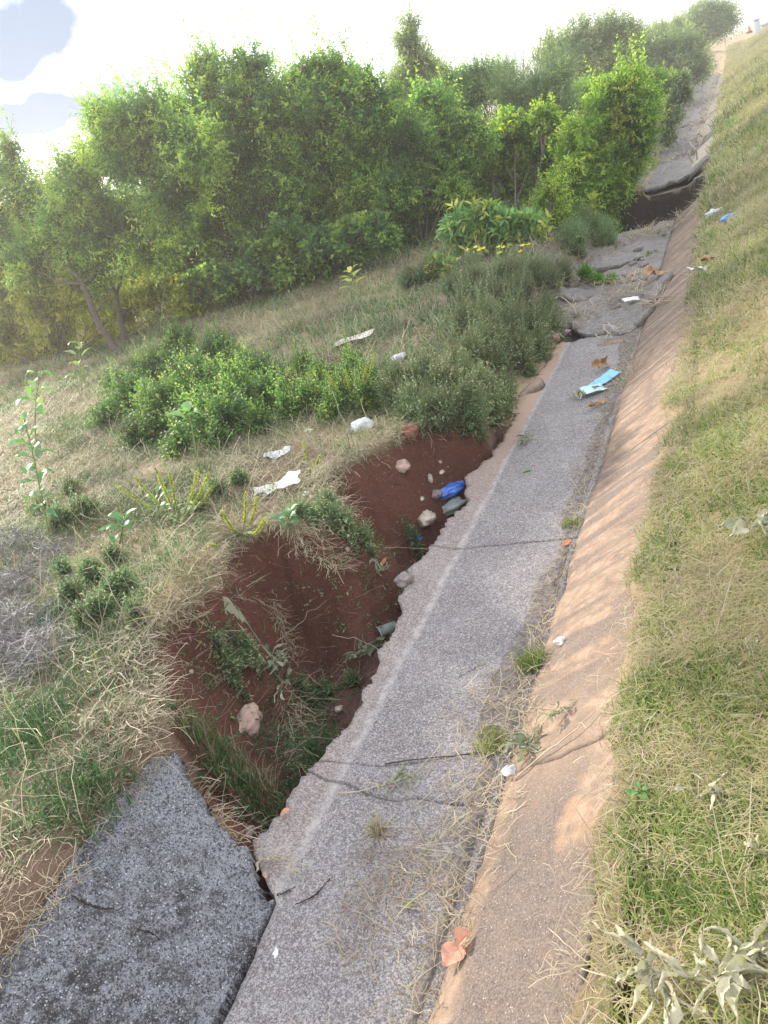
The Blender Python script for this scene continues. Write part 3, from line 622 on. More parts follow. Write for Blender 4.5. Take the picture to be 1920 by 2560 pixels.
bush('bush', 'pale brownish bush high on the skyline behind the arching one', 'bush', [(1200, 110, 45), (1260, 90, 50), (1310, 80, 45), (1240, 150, 50), (1300, 140, 45), (1360, 90, 35)], 24, (-3.8, 24.5, .3), M_greyleaf, 2850, 12, .11, .04, .6, .05, BG, 30, .6, v0=.55, vr=.7)
bush('bush', 'brushed grey green bush beside the far stretch of the drain', 'bush', [(1350, 130, 50), (1410, 115, 50), (1460, 110, 45), (1390, 160, 45), (1450, 150, 40), (1500, 120, 32), (1330, 160, 30), (1510, 150, 22)], 30, (-2.9, 30.5, .3), M_greyleaf, 3450, 12, .13, .045, .7, .05, BG, 50, .6, v0=.38, vr=.6, lean=(.5, 0, .7))
bush('tree', 'wind-swept small tree on the skyline at the far end of the drain', 'tree', [(1530, 35, 38), (1560, 30, 26), (1500, 50, 32), (1540, 60, 28), (1470, 65, 22), (1575, 45, 14), (1520, 80, 18)], 44, (1515, 112), M_greyleaf, 2550, 14, .15, .05, 1.1, .07, BG, 0, .6, v0=.3, vr=.5, lean=(1.2, .2, .6))
bush('bush', 'pale twiggy bush between the wind-swept tree and the brushed bush', 'bush', [(1430, 75, 22), (1465, 60, 20), (1400, 85, 20)], 40, (-3.8, 40, .3), M_greyleaf, 1200, 10, .13, .045, .7, .05, BG, 15, .6, v0=.65, vr=.5)
bush('bush', 'bright yellow green bush standing at the brink of the second washout', 'bush', [(1370, 205, 42), (1315, 250, 55), (1365, 290, 46), (1265, 320, 55), (1320, 370, 50), (1260, 410, 48), (1335, 400, 30), (1290, 445, 34), (1395, 235, 26), (1350, 185, 26), (1370, 340, 26), (1300, 475, 22)], 10.6, (1335, 505), M_bright, 5850, 13, .075, .030, .32, .03, BG, 45, .4, v0=.42, vr=.8)
bush('bush', 'pale bright bush with hanging leaf tufts, left of the brightest bush', 'bush', [(1110, 300, 55), (1060, 350, 50), (1160, 330, 50), (1020, 400, 45), (1100, 400, 60), (1180, 390, 45), (1230, 300, 40), (1180, 260, 35)], 11.6, (1100, 520), M_bright, 4200, 12, .080, .036, .32, .03, BG, 20, .35, v0=.5, vr=.7, droop=.45)
bush('bush', 'narrow upright lime green shrub next to the grey tuft', 'bush', [(1190, 430, 32), (1195, 470, 32), (1180, 510, 34), (1200, 400, 20), (1190, 540, 26)], 9.0, (1190, 570), M_bright, 1950, 13, .042, .019, .25, .015, BG, 8, .22, v0=.6, vr=.7)
bush('bush', 'low green bush behind the brightest bush along the drain', 'bush', [(1290, 205, 35), (1340, 190, 35), (1250, 230, 40), (1400, 180, 25), (1440, 180, 20), (1220, 260, 40)], 18, (-2.9, 18, .2), M_bright, 2850, 11, .09, .035, .4, .03, BG, 8, .3, v0=.3, vr=.5)
bush('bush', 'small grey green bush at the left lip of the far drain', 'bush', [(1470, 200, 18), (1450, 240, 22), (1440, 290, 16), (1475, 170, 14)], 17.5, (-1.9, 17.5, .2), M_greyleaf, 1350, 10, .07, .03, .3, .02, BG, 0, .3, v0=.35, vr=.5)
bush('bush', 'sunlit yellow bush behind the leaning trunk at the left edge', 'bush', [(30, 640, 50), (100, 660, 60), (190, 660, 55), (20, 720, 60), (120, 730, 55), (270, 660, 50), (330, 630, 40), (220, 720, 40), (-60, 680, 70), (400, 640, 40), (60, 600, 40), (160, 600, 40), (-20, 760, 50), (80, 775, 40)], 9.0, (110, 790), M_yel, 4800, 10, .11, .038, .3, .02, BG, 0, .3, v0=.62, vr=.9, droop=.4)
bush('bush', 'dark leafy creeper bush at the foot of the broad dark bush', 'bush', [(560, 560, 45), (630, 570, 42), (700, 530, 42), (760, 510, 40), (620, 510, 40), (690, 560, 30), (820, 500, 38), (480, 600, 40), (420, 620, 36)], 9.1, (640, 615), M_bush, 3600, 9, .085, .055, .25, .015, BG, 0, .2, v0=.35, vr=.8, droop=.4)
bush('bush', 'dark green brush filling the foot of the thicket behind the leafy creeper', 'bush', [(240, 640, 40), (340, 640, 40), (420, 640, 40), (500, 620, 40), (900, 520, 40), (980, 490, 40), (300, 600, 50), (380, 590, 50), (460, 560, 55), (560, 500, 60), (660, 480, 60), (780, 470, 60), (880, 470, 50), (940, 440, 50)], 11.5, (-6.8, 11.6, .35), M_bush, 6930, 12, .09, .036, .33, .03, BG, 0, .3, v0=.2, vr=.5)
bush('bush', 'far dark brush seen through the gaps of the thicket', 'bush', [(-60, 560, 80), (120, 520, 90), (300, 450, 90), (480, 400, 90), (640, 360, 90), (800, 330, 80), (960, 260, 60)], 14, (-8.5, 14.5, .3), M_bush, 5250, 12, .09, .034, .4, .04, BG, 0, .3, v0=.3, vr=.6)

# the leaning forked trunk of the left tree, limb by limb
def left_trunk():
    root = [o for o in S.objects if o.name == 'tree'][0]; b = np.array(root.location); g = G()
    def limb(pts, r0, r1, n=16):
        P = np.array([at(px, py, y) for px, py, y in pts]); t = np.linspace(0, 1, len(P)); q = np.linspace(0, 1, n)
        C = np.stack([np.interp(q, t, P[:, i]) for i in range(3)], 1); C = (np.roll(C, 1, 0) + 2 * C + np.roll(C, -1, 0)) / 4; C[0] = P[0]; C[-1] = P[-1]
        C += RNG.normal(size=C.shape) * .008; tube(g, C, np.linspace(r0, r1, n), 7)
    limb([(262, 765, 7.75), (225, 725, 7.8), (205, 680, 7.9), (185, 625, 8.0), (170, 600, 8.1)], .055, .03)
    limb([(170, 600, 8.1), (140, 570, 8.2), (120, 550, 8.4), (90, 500, 8.6)], .028, .008); limb([(178, 612, 8.05), (150, 612, 8.0), (120, 606, 8.0), (70, 580, 8.2)], .026, .008)
    limb([(172, 602, 8.1), (185, 570, 8.3), (200, 520, 8.4), (230, 440, 8.6)], .026, .008); limb([(186, 612, 8.1), (205, 590, 8.3), (228, 565, 8.5), (280, 480, 8.7)], .022, .006)
    limb([(275, 755, 8.3), (262, 700, 8.4), (252, 650, 8.5), (250, 630, 8.6)], .045, .026); limb([(250, 632, 8.6), (238, 610, 8.7), (225, 560, 8.8), (270, 400, 8.9)], .02, .006)
    limb([(252, 634, 8.6), (262, 600, 8.7), (268, 560, 8.8), (330, 430, 8.9)], .022, .006); limb([(140, 570, 8.2), (150, 540, 8.3), (155, 500, 8.4)], .012, .004); limb([(120, 606, 8.0), (105, 570, 8.0), (100, 540, 8.1)], .012, .004)
    limb([(205, 680, 7.9), (235, 640, 8.0), (250, 600, 8.2)], .012, .004)
    for _ in range(60):
        a = (120 + RNG.random() * 200, 500 + RNG.random() * 90, 8.2 + RNG.random() * .6); e = (a[0] + RNG.normal() * 45, a[1] - 25 - RNG.random() * 60, a[2] + RNG.normal() * .2)
        limb([a, ((a[0] + e[0]) / 2 + RNG.normal() * 8, (a[1] + e[1]) / 2, a[2]), e], .007, .003, 6)
    for _ in range(24):
        x = 90 + RNG.random() * 320; limb([(x, 740 - (x - 90) * .35, 9.0), (x - 14 * RNG.random(), 690 - (x - 90) * .3, 9.1), (x - 10 + 30 * RNG.normal(), 560, 9.2)], .012, .004, 8)
    o = g.build('trunk', M_bark, root, smooth=True); o.location = -Vector(b)
left_trunk()

# low bushes on the grass
LG = 'low bushes on the grassy ground left of the drain'
bush('low_bush', 'wide low green bush with small round leaves in the middle of the left grass', 'bush', [(390, 750, 48), (470, 770, 55), (550, 810, 52), (340, 800, 50), (420, 820, 60), (490, 840, 60), (280, 860, 52), (350, 880, 60), (430, 900, 60), (500, 900, 50), (580, 860, 48), (620, 890, 30), (300, 940, 42), (230, 900, 34), (390, 960, 36), (470, 955, 30), (250, 830, 30), (560, 920, 26), (310, 800, 34), (400, 860, 50), (520, 860, 44), (330, 920, 40), (450, 930, 40)], None, (420, 960), M_low, 10500, 9, .032, .017, .17, .012, LG, 160, .16, v0=.35, vr=.9, tw=3, shell=.9)
bush('low_bush', 'light green feathery low bush right of the wide low bush', 'bush', [(660, 800, 26), (700, 820, 32), (680, 860, 34), (740, 860, 34), (640, 870, 28), (790, 830, 26), (760, 800, 22), (720, 890, 26), (800, 870, 26)], None, (700, 920), M_low, 2900, 9, .028, .012, .16, .01, LG, 110, .16, v0=.6, vr=.8, tw=3, shell=.9)
bush('low_bush', 'grey green bush hanging over the head of the red washout', 'bush', [(870, 830, 34), (920, 815, 30), (960, 840, 42), (1005, 825, 30), (1040, 850, 34), (900, 880, 38), (955, 895, 34), (1010, 890, 40), (1060, 895, 26), (1085, 850, 26), (850, 870, 26), (1090, 890, 18), (985, 800, 24), (925, 915, 18), (1030, 925, 16)], None, (960, 925), M_weedy, 6500, 9, .026, .008, .17, .01, LG, 120, .13, v0=.55, vr=.6, tw=3, shell=.8, lean=(0, 0, .8))
bush('low_bush', 'dark brownish green bush at the left edge of the drain below the grey slabs', 'bush', [(1010, 700, 30), (1050, 690, 34), (1100, 700, 36), (1150, 715, 34), (1060, 750, 38), (1120, 765, 36), (1185, 680, 26), (1100, 650, 28), (1020, 770, 30), (1165, 760, 24), (1080, 800, 24), (1140, 800, 18), (1200, 720, 16), (1010, 650, 22)], None, (1080, 820), M_weedy, 5200, 9, .028, .009, .20, .01, LG, 150, .22, v0=.5, vr=.9, tw=5, shell=.8, lean=(0, 0, .8))
bush('leafy_plant', 'big drooping plant with long pale leaves behind the yellow flowers', 'plant', [(985, 475, 30), (1030, 465, 34), (1090, 475, 36), (1145, 470, 30), (1050, 510, 34), (1110, 515, 30), (1000, 510, 26), (1060, 455, 24)], 8.4, (1060, 570), M_plant, 520, 9, .16, .045, .28, .012, LG, 0, .2, v0=.48, vr=.6, droop=.7, tw=2)
bush('leafy_plant', 'small round plant with pale drooping leaves left of the yellow flowers', 'plant', [(940, 565, 20), (975, 570, 22), (960, 585, 18)], 7.5, (958, 605), M_plant, 170, 9, .10, .032, .18, .01, LG, 0, .2, v0=.62, vr=.5, droop=.7, tw=1)
bush('grass_tuft', 'grey green wispy tuft at the foot of the brightest bush', 'grass tuft', [(1250, 490, 30), (1290, 510, 26), (1240, 530, 28), (1310, 530, 20)], None, (1260, 560), M_greyleaf, 1200, 9, .07, .008, .3, .006, LG, 0, .2, v0=.3, vr=.4, woody=False, lean=(0, 0, 1.4))
bush('low_bush', 'weedy mound of dull green grass and stems left of the silted slabs', 'bush', [(1100, 600, 30), (1160, 600, 26), (1040, 615, 32), (1210, 600, 22), (990, 630, 26), (1060, 650, 24), (930, 600, 26), (1130, 640, 24), (1190, 630, 18), (890, 610, 22), (1010, 590, 24)], None, (1090, 650), M_weedy, 4200, 10, .045, .010, .22, .008, LG, 0, .2, v0=.12, vr=.5, woody=False, lean=(0, 0, 1.1))
bush('low_bush', 'grassy green tuft growing on the silt beside the drain floor', 'grass tuft', [(1290, 610, 16), (1320, 610, 14), (1265, 605, 16)], None, (1290, 630), M_bright, 500, 9, .06, .006, .16, .004, LG, 0, .2, v0=.25, vr=.5, woody=False, lean=(0, 0, 1.5))

# ---- single leafy plants
def bigleaf(g, P, d, l, w, v, droop=.5, curl=.25, nu=7, nv=3, roll=0.):
    """one broad leaf with a folded midrib, arching over its tip"""
    d = nrm(np.asarray(d, float)); s = nrm(np.cross(d, [0, 0, 1.0]) + 1e-6); up = np.cross(s, d)
    s, up = s * math.cos(roll) + up * math.sin(roll), up * math.cos(roll) - s * math.sin(roll)
    t = np.linspace(0, 1, nu)[:, None]; q = np.linspace(-1, 1, nv)[None]
    wid = w * np.sin(np.pi * np.clip(t, .02, .98) ** .75) ** .8
    X = t * l * (1 - .12 * droop * t); Zd = -droop * l * t ** 2 * .6
    V = np.asarray(P, float) + d * X[..., None] + s * (q * wid * .5)[..., None] + up * (np.abs(q) * wid * curl)[..., None] + np.array([0, 0, 1.]) * (Zd + 0 * q)[..., None]
    V = V + up * ((RNG.random((nu, nv)) - .5) * w * .08)[..., None]
    g.add(V.reshape(-1, 3), gridfaces(nu, nv), v)
def plant(label, base, top, Y, n, l, w, name='leafy_plant', v=(.2, .7), side=1., cat='plant', group=None, dr=(.3, .9), lowest=.3, mat=None, rs=.006):
    b = hit(*base); tp = at(*top, Y if Y else b[1]); rt = thing(name, tuple(b), label, cat, group); g = G(); gs = G()
    mid = (b + tp) / 2 + np.append(RNG.normal(size=2) * .02, 0); P = bez(b - [0, 0, .03], mid, tp, 10); tube(gs, P, np.linspace(rs, rs * .4, 10), 6)
    a0 = RNG.random() * 6
    for i in range(n):
        t = lowest + (1 - lowest) * (i + .5) / n; p = bez(b, mid, tp, 50)[int(t * 49)]; an = a0 + i * 2.4
        d = np.array([math.cos(an), math.sin(an), .25 + .6 * t]); ll = l * (1.1 - .5 * abs(t - .6)) * (.75 + .4 * RNG.random())
        st = p + nrm(d) * ll * .25; tube(gs, [p, (p + st) / 2 + [0, 0, .004], st], rs * .35, 4)
        bigleaf(g, st, d, ll, w * ll / l, v[0] + (v[1] - v[0]) * RNG.random(), dr[0] + (dr[1] - dr[0]) * RNG.random())
    o = gs.build('stem', M_stem, rt, smooth=True); o.location = -Vector(b); o = g.build('leaves', mat or M_plant, rt, smooth=True); o.location = -Vector(b)
PG = 'single leafy plants in the left grass'
plant('upright young plant with pale curved leaves in front of the leaning trunk', (175, 850), (172, 738), None, 9, .17, .07, v=(.5, .9), group=PG, lowest=.35)
plant('drooping plant with a yellowing leaf at the left edge of the dry grass', (80, 990), (88, 800), None, 9, .16, .075, v=(.3, 1.), group=PG, dr=(.9, 1.6), lowest=.5)
plant('tall plant with dusty blue green leaves at the left edge', (105, 1180), (52, 905), None, 20, .115, .065, v=(.0, .35), group=PG, dr=(.5, 1.2), lowest=.25)
plant('thin stem with three broad leaves at the top rising over the wide low bush', (425, 1015), (408, 888), None, 4, .12, .075, v=(.3, .6), group=PG, lowest=.85)
plant('thin stalk with two pale leaves near the foot of the left trunk', (345, 715), (360, 590), None, 5, .17, .09, v=(.2, .4), group=PG, lowest=.8, rs=.010)
plant('low broad-leaved plant with bluish leaves, left of the yellow spikes', (250, 1175), (265, 1120), None, 9, .09, .05, v=(.0, .3), group=PG)
plant('broad-leaved sprout just under the largest yellow spikes', (345, 1110), (338, 1070), None, 7, .09, .045, v=(.2, .4), group=PG)
plant('crinkled blue green rosette at the lip of the red washout', (622, 1155), (625, 1110), None, 9, .07, .045, v=(.0, .25), group=PG)
plant('pale sapling with pointed leaves at the edge of the thicket', (757, 640), (757, 585), None, 10, .16, .05, v=(.6, 1.), group=PG)
plant('pale weed with thin hanging leaves by the small card scrap', (868, 545), (866, 480), None, 7, .12, .04, v=(.5, 1.), group=PG)
plant('bright green seedling on the right grass bank near the drain end', (1580, 285), (1582, 265), None, 9, .14, .06, v=(.2, .4), group=PG)
plant('small bright sprig at the top edge of the near tan slab', (1378, 1730), (1385, 1708), None, 6, .03, .016, v=(.3, .6), group=PG)
plant('small fleshy plant with white flower heads in the hollow of the wide low bush', (545, 940), (545, 905), None, 12, .05, .022, v=(.2, .4), group=PG)
bush('low_bush', 'trailing green weeds spilling over the rim between the two hollows of the washout', 'weed', [(690, 1110, 26), (730, 1130, 24), (650, 1110, 20), (770, 1165, 18), (800, 1190, 14), (710, 1090, 20)], None, (700, 1140), M_weedy, 900, 8, .020, .008, .09, .004, LG, 20, .06, v0=.6, vr=.6, woody=False, shell=.9)
bush('low_bush', 'small green weed clump on the near wall of the washout', 'weed', [(530, 1420, 26), (500, 1440, 22), (560, 1450, 20), (520, 1500, 16)], None, (530, 1450), M_weedy, 700, 8, .018, .008, .07, .004, LG, 10, .05, v0=.6, vr=.6, woody=False, shell=.9)
bush('low_bush', 'green weeds at the bottom of the washout beside the floor edge', 'weed', [(760, 1470, 18), (700, 1500, 22), (660, 1500, 18), (770, 1190, 14), (900, 1195, 16)], None, (720, 1500), M_weedy, 600, 8, .018, .007, .07, .004, LG, 16, .07, v0=.4, vr=.6, woody=False, shell=.9)
bush('low_bush', 'dark green leafy weeds behind the grey thorns in the left grass', 'weed', [(200, 1240, 26), (260, 1270, 30), (220, 1320, 26), (160, 1290, 20), (300, 1340, 20), (250, 1210, 18), (190, 1350, 18), (140, 1240, 16), (330, 1300, 14)], None, (230, 1320), M_weedy, 1900, 8, .022, .010, .10, .004, LG, 50, .08, v0=.35, vr=.5, woody=False, shell=.9)
bush('low_bush', 'patch of dull green herbs left of the torn white sheet', 'weed', [(130, 1120, 34), (180, 1100, 30), (90, 1090, 30), (150, 1060, 26), (470, 1060, 24), (520, 1040, 22), (430, 1090, 20)], None, (150, 1120), M_weedy, 1900, 8, .020, .009, .09, .004, LG, 30, .08, v0=.55, vr=.7, woody=False, shell=.9)
# yellow amaranth-like spikes
def spikes(label, base, tips, h=.012):
    b = hit(*base); rt = thing('spike_weed', tuple(b), label, 'weed', 'weeds with yellow flower spikes'); g = G(); gs = G()
    for tx, ty in tips:
        tp = at(tx, ty, b[1] + RNG.normal() * .12); m = b * .45 + tp * .55 + [0, 0, -.04]; P = bez(b, m, tp, 14); tube(gs, P, np.linspace(.0035, .002, 14), 5)
        n = 120; t = .45 + .55 * RNG.random(n); Q = bez(b, m, tp, 200)[(t * 199).astype(int)]; D = nrm(tp - m) * .8 + RNG.normal(size=(n, 3)) * .7
        leaves(g, Q, nrm(D), np.full(n, .006), 3, .013, .006, .35 + .4 * RNG.random(n), .1)
        for _ in range(3):
            q = P[RNG.integers(2, 7)]; bigleaf(gs, q, RNG.normal(size=3) * [1, 1, .3] + [0, 0, .3], .06, .022, .5, .6)
    o = g.build('flower_spike', M_yel, rt); o.location = -Vector(b); o = gs.build('stem', M_stem, rt); o.location = -Vector(b)
spikes('weed with many long yellow green spikes fanning out in the middle left', (385, 1130), [(255, 1050), (290, 1030), (335, 1010), (345, 1035), (365, 1020), (425, 1020), (450, 1022), (462, 1045)])
spikes('weed with short yellow spikes between the spike fan and the red washout', (520, 1170), [(480, 1105), (530, 1065), (555, 1075), (572, 1120), (450, 1175), (500, 1190)])
spikes('weed with thin spikes above the head of the red washout', (765, 885), [(745, 800), (790, 790), (810, 760), (730, 830), (700, 800)])
spikes('single yellow spike weed by the crumpled white sheet', (665, 1020), [(655, 955), (672, 1000), (690, 985)])
# yellow flowers
def flowers(label, pts, Y):
    b = hit(pts[0][0], pts[0][1] + 25); rt = thing('flowering_weed', tuple(b), label, 'weed', 'weeds with yellow flowers'); gs = G(); ends = []
    for px, py in pts:
        c = at(px, py, Y + RNG.normal() * .1); tube(gs, bez(b, (b + c) / 2 + [0, .05, .1], c, 8), .004, 4); ends.append(bez(b, (b + c) / 2 + [0, .05, .1], c, 20))
        g = G()
        for k in range(8):
            a = k * .785; d = np.array([math.cos(a), math.sin(a) - .5, .45]); bigleaf(g, c, d, .036, .026, .5, .1, .1, 4, 3)
        fo = g.build('flower', M_flower, rt); fo.location = -Vector(b)
    for _ in range(90):
        c = ends[RNG.integers(len(ends))][RNG.integers(4, 19)]
        bigleaf(gs, c, RNG.normal(size=3), .07, .02, .5, .4)
    o = gs.build('stem', M_stem, rt); o.location = -Vector(b)
flowers('weed with a cluster of yellow flowers under the drooping plant', [(1078, 535), (1088, 536), (1130, 532), (1142, 530), (1080, 548), (1104, 553), (1084, 560), (1125, 545), (1128, 568), (1118, 556), (1138, 574)], 7.75)
flowers('weed with a few yellow flowers left of the main flower cluster', [(1036, 542), (1045, 538), (1010, 542), (1028, 536), (985, 592), (957, 603)], 7.4)

# ---- grass
def blades(g, P, L, W, lean, bend, v, az=None, lift=0.):
    n = len(P); az = RNG.random(n) * 2 * np.pi if az is None else az
    h = np.stack([np.cos(az), np.sin(az), 0 * az], 1); s = np.stack([-np.sin(az), np.cos(az), 0 * az], 1) * W[:, None] * .5
    zv = np.array([0, 0, 1.]); l2 = lean + bend
    p1 = P + (h * np.sin(lean)[:, None] + zv * np.cos(lean)[:, None]) * (L * .5)[:, None]
    s2 = s * .8; p2 = p1 + (h * np.sin(l2)[:, None] + zv * np.cos(l2)[:, None]) * (L * .5)[:, None]
    V = np.stack([P - s, P + s, p1 + s2, p1 - s2, p2], 1).reshape(-1, 3); i = np.arange(n)[:, None] * 5
    base = g.n; g.add(V, i + np.array([[0, 1, 2, 3]]), v); g.extra(i + np.array([[3, 2, 4]]), v, base)
def scatter(n, x0, x1, y0, y1, dens):
    x = x0 + (x1 - x0) * RNG.random(n); y = y0 + (y1 - y0) * RNG.random(n); k = RNG.random(n) < dens(x, y); return x[k], y[k]
def bank_d(x, y):
    edge = -.375 + (fbm(y * 3.2, y * 0 + 9, 4, 120) - .5) * .22 - .10 * sstep(4.5, 8, y) * fbm(y * 1.5, y * 0, 3, 121); bare = fbm(x * 2.2, y * 2.2, 4, 122)
    return sstep(-.03, .05, x - edge) * (.35 + .65 * sstep(.36, .5, bare)) * (y < 62)
def pal(x, y, sc=2.6, seed=130, lo=.40, hi=.60): return sstep(lo, hi, fbm(x * sc, y * sc, 4, seed))
def grass_patch(name, label, bands, region, dens, mat, green, stuffname='grass', dryf=.5, seed=0, dlen=(.035, .085)):
    g = G()
    for (y0, y1, n, k) in bands:
        x, y = scatter(n, region[0] if y0 < 10 else region[0] * 1.0, region[1] * (2 if y1 > 4.5 and region[1] > 0 else 1), y0, y1, dens); z = surface(x, y); P = np.stack([x, y, z - .004], 1)
        gr = green(x, y); isd = RNG.random(len(x)) > (1 - dryf) * (.25 + 1.1 * gr)
        # tufts of standing green blades
        a = ~isd; m = a.sum(); tv = np.clip(.42 + .5 * gr[a] * RNG.random(m) + .12 * RNG.normal(size=m), .3, 1)
        blades(g, P[a], (.018 + .034 * RNG.random(m) + .02 * gr[a]) * k, (.0022 + .0018 * RNG.random(m)) * k, .15 + .8 * RNG.random(m), .3 + .7 * RNG.random(m), tv)
        # matted dry straw
        m = isd.sum(); Q = P[isd].copy(); Q[:, 2] += RNG.random(m) * .02 * k; ln = .9 + .6 * RNG.random(m)
        blades(g, Q, (dlen[0] + (dlen[1] - dlen[0]) * RNG.random(m)) * k * .9, (.0014 + .0016 * RNG.random(m)) * k, ln, .2 + .8 * RNG.random(m), np.clip(.16 + .22 * RNG.random(m) + .08 * gr[isd], 0, 1))
    o = g.build(name, mat); tag(o, label, None, None, 'stuff'); return o
grass_patch('grass', 'yellow green grass and straw covering the bank right of the drain', [(.55, 2.2, 130000, 1.), (2.2, 4, 100000, 1.15), (4, 8, 90000, 1.7), (8, 16, 55000, 3.0), (16, 62, 60000, 5.5)], (-.6, 1.5), bank_d, M_grass, lambda x, y: (.6 * pal(x, y, 7, 130, .42, .58) + .4 * pal(x, y, 2.2, 131, .42, .58)) * (1 - .7 * sstep(14, 35, y)) * .85 + .12, dryf=.46)
def left_d(x, y):
    d = pitdist(x, y); d2 = pit2dist(x, y); edge = np.where(y < 1.4, -1.78 + (fbm(y * 3, y * 0, 3, 140) - .5) * .2, -1.40 - .1 * fbm(y * 3, y * 0, 3, 141))
    edge = np.where((y > 5.8) & (y < 10), -1.75 + (fbm(y * 2, y * 0, 3, 142) - .5) * .5, edge)
    k = sstep(.0, .06, edge - x) * (d < .03) * (d2 < .0)
    vis = x > -y * 1.55 - 2.2
    return k * vis * (.4 + .6 * sstep(.35, .5, fbm(x * 1.7, y * 1.7, 4, 143)))
def left_green(x, y):
    g = pal(x, y, 1.6, 150, .38, .55) + .18
    def spot(cx, cy, r): return np.exp(-((x - cx) ** 2 + (y - cy) ** 2) / r ** 2)
    for p, r in (((120, 1560), .45), ((60, 1700), .4), ((300, 1250), .35), ((120, 1380), .3), ((880, 700), .8), ((1000, 620), .7), ((170, 1800), .3)):
        q = hit(*p); g = g + spot(q[0], q[1], r)
    for p, r in (((80, 900), .8), ((480, 1400), .25), ((600, 1080), .3), ((330, 1010), .4), ((620, 690), 1.0), ((250, 1620), .15)):
        q = hit(*p); g = g - 1.0 * spot(q[0], q[1], r)
    return np.clip(g, 0, 1)
grass_patch('grass', 'mixed green and straw coloured grass left of the drain', [(.3, 1.5, 90000, 1.1), (1.5, 3, 120000, 1.3), (3, 5, 110000, 1.6), (5, 9, 80000, 2.3), (9, 20, 50000, 4)], (-14, -1.3), left_d, M_cover, left_green, dryf=.5, dlen=(.05, .13))
print('faces so far', sum(len(o.data.polygons) for o in S.objects if o.type == 'MESH'))

# ---- weeds, straw, roots
def weeds(name, label, n, region, dens, mat, ll, lw, sl_, v0, vr, lean=.9, K=8):
    x, y = scatter(n, *region, dens); z = ground(x, y); m = len(x); g = G()
    D = nrm(RNG.normal(size=(m, 3)) * .55 + np.array([0, 0, lean])); k = 1 + .12 * np.maximum(y - 3, 0)
    leaves(g, np.stack([x, y, z - .01], 1), D, sl_ * k * (.5 + RNG.random(m)), K, ll * 1.0, lw, np.clip(v0 + vr * (fbm(x * 3, y * 3, 3, 160) - .5) * 2 + .1 * RNG.normal(size=m), 0, 1), .3)
    return tag(g.build(name, mat), label, kind='stuff')
weeds('weeds', 'small leafy weeds creeping through the grass left of the drain', 26000, (-9, -1.45, .4, 9), lambda x, y: left_d(x, y) * sstep(.44, .56, fbm(x * 1.9, y * 1.9, 4, 161)) * (1.3 / (1 + .25 * y)), M_cover, .024, .010, .09, .72, .3)
weeds('weeds', 'tiny green weeds in the right grass bank', 5000, (-.35, 2, .5, 5), lambda x, y: bank_d(x, y) * sstep(.5, .6, fbm(x * 4, y * 4, 3, 163)), M_grass, .014, .009, .04, .8, .2)
weeds('weeds', 'weeds rooted in the bottom of the near red washout', 2600, (-2.2, -1.3, 1.1, 2.2), lambda x, y: (pitdist(x, y) > .05) * sstep(.42, .55, fbm(x * 5, y * 5, 3, 164)), M_cover, .022, .008, .10, .75, .3)
weeds('weeds', 'weeds on the ridge between the two hollows of the washout', 500, (-2.0, -1.4, 2.4, 3.0), lambda x, y: (pitdist(x, y) > .02) * sstep(.5, .6, fbm(x * 5 + 3, y * 5, 3, 164)), M_cover, .020, .008, .07, .65, .3)
weeds('weeds', 'sparse weeds growing along the banks of the far drain', 5000, (-4.5, -1.7, 10, 40), lambda x, y: (pit2dist(x, y) < 0) * 1., M_bright, .08, .03, .14, .35, .5)

def strands(name, label, P, L, W, az, lean, bend, v, mat, kind='stuff'):
    """long thin arching straws of four segments"""
    g = G(); n = len(P); h = np.stack([np.cos(az), np.sin(az), 0 * az], 1); s = np.stack([-np.sin(az), np.cos(az), 0 * az], 1) * W[:, None] * .5
    pts = [P]; a = lean.copy()
    for k in range(4):
        pts.append(pts[-1] + (h * np.sin(a)[:, None] + np.array([0, 0, 1.]) * np.cos(a)[:, None]) * (L / 4)[:, None]); a = a + bend / 4 + RNG.normal(size=n) * .12
        az2 = az + RNG.normal(size=n) * .25; h = np.stack([np.cos(az2), np.sin(az2), 0 * az], 1)
    V = np.stack([q for p in pts for q in (p - s, p + s)], 1); i = np.arange(n)[:, None] * 10
    F = np.concatenate([i + np.array([[2 * k, 2 * k + 1, 2 * k + 3, 2 * k + 2]]) for k in range(4)]); g.add(V.reshape(-1, 3), F, np.tile(v, 4))
    return tag(g.build(name, mat), label, kind=kind)
def lying(n, region, dens, up=.012):
    x, y = scatter(n, *region, dens); return np.stack([x, y, surface(x, y) + up * RNG.random(len(x))], 1)
M_straw = leafmat('straw', [(.20, .14, .105), (.34, .26, .19), (.48, .39, .29), (.30, .33, .16)], trans=.2)
# straw along the foot and the top of the tan slabs
def foot_d(x, y): return np.exp(-((x + .79 + .03 * (fbm(y * 3, y * 0, 2, 170) - .5)) / (.035 + .10 * sstep(.45, .65, fbm(y * 1.7, y * 0, 3, 171)))) ** 2)
P = lying(13000, (-1.25, -.66, .4, 6), foot_d); n = len(P)
strands('dry_grass', 'dry grass wisps caught along the foot of the tan side slabs', P, .03 + .08 * RNG.random(n), .0012 + .0014 * RNG.random(n), RNG.random(n) * 6.28, 1.1 + .45 * RNG.random(n), .5 * RNG.normal(size=n), RNG.random(n) * .9, M_straw)
P = lying(2600, (-1.25, -.8, .3, 1.35), lambda x, y: sstep(.42, .6, fbm(x * 5, y * 5, 3, 172))); n = len(P)
strands('dry_grass', 'thin straw litter scattered on the near drain floor', P, .02 + .07 * RNG.random(n), .0008 + .0008 * RNG.random(n), RNG.random(n) * 6.28, 1.35 + .2 * RNG.random(n), .15 * RNG.normal(size=n), RNG.random(n) * .6, M_straw)
P = lying(15000, (-.50, .1, .5, 8), lambda x, y: np.exp(-((x + .34 + .10 * (fbm(y * 3, y * 0, 3, 173) - .5)) / .07) ** 2), .03); n = len(P)
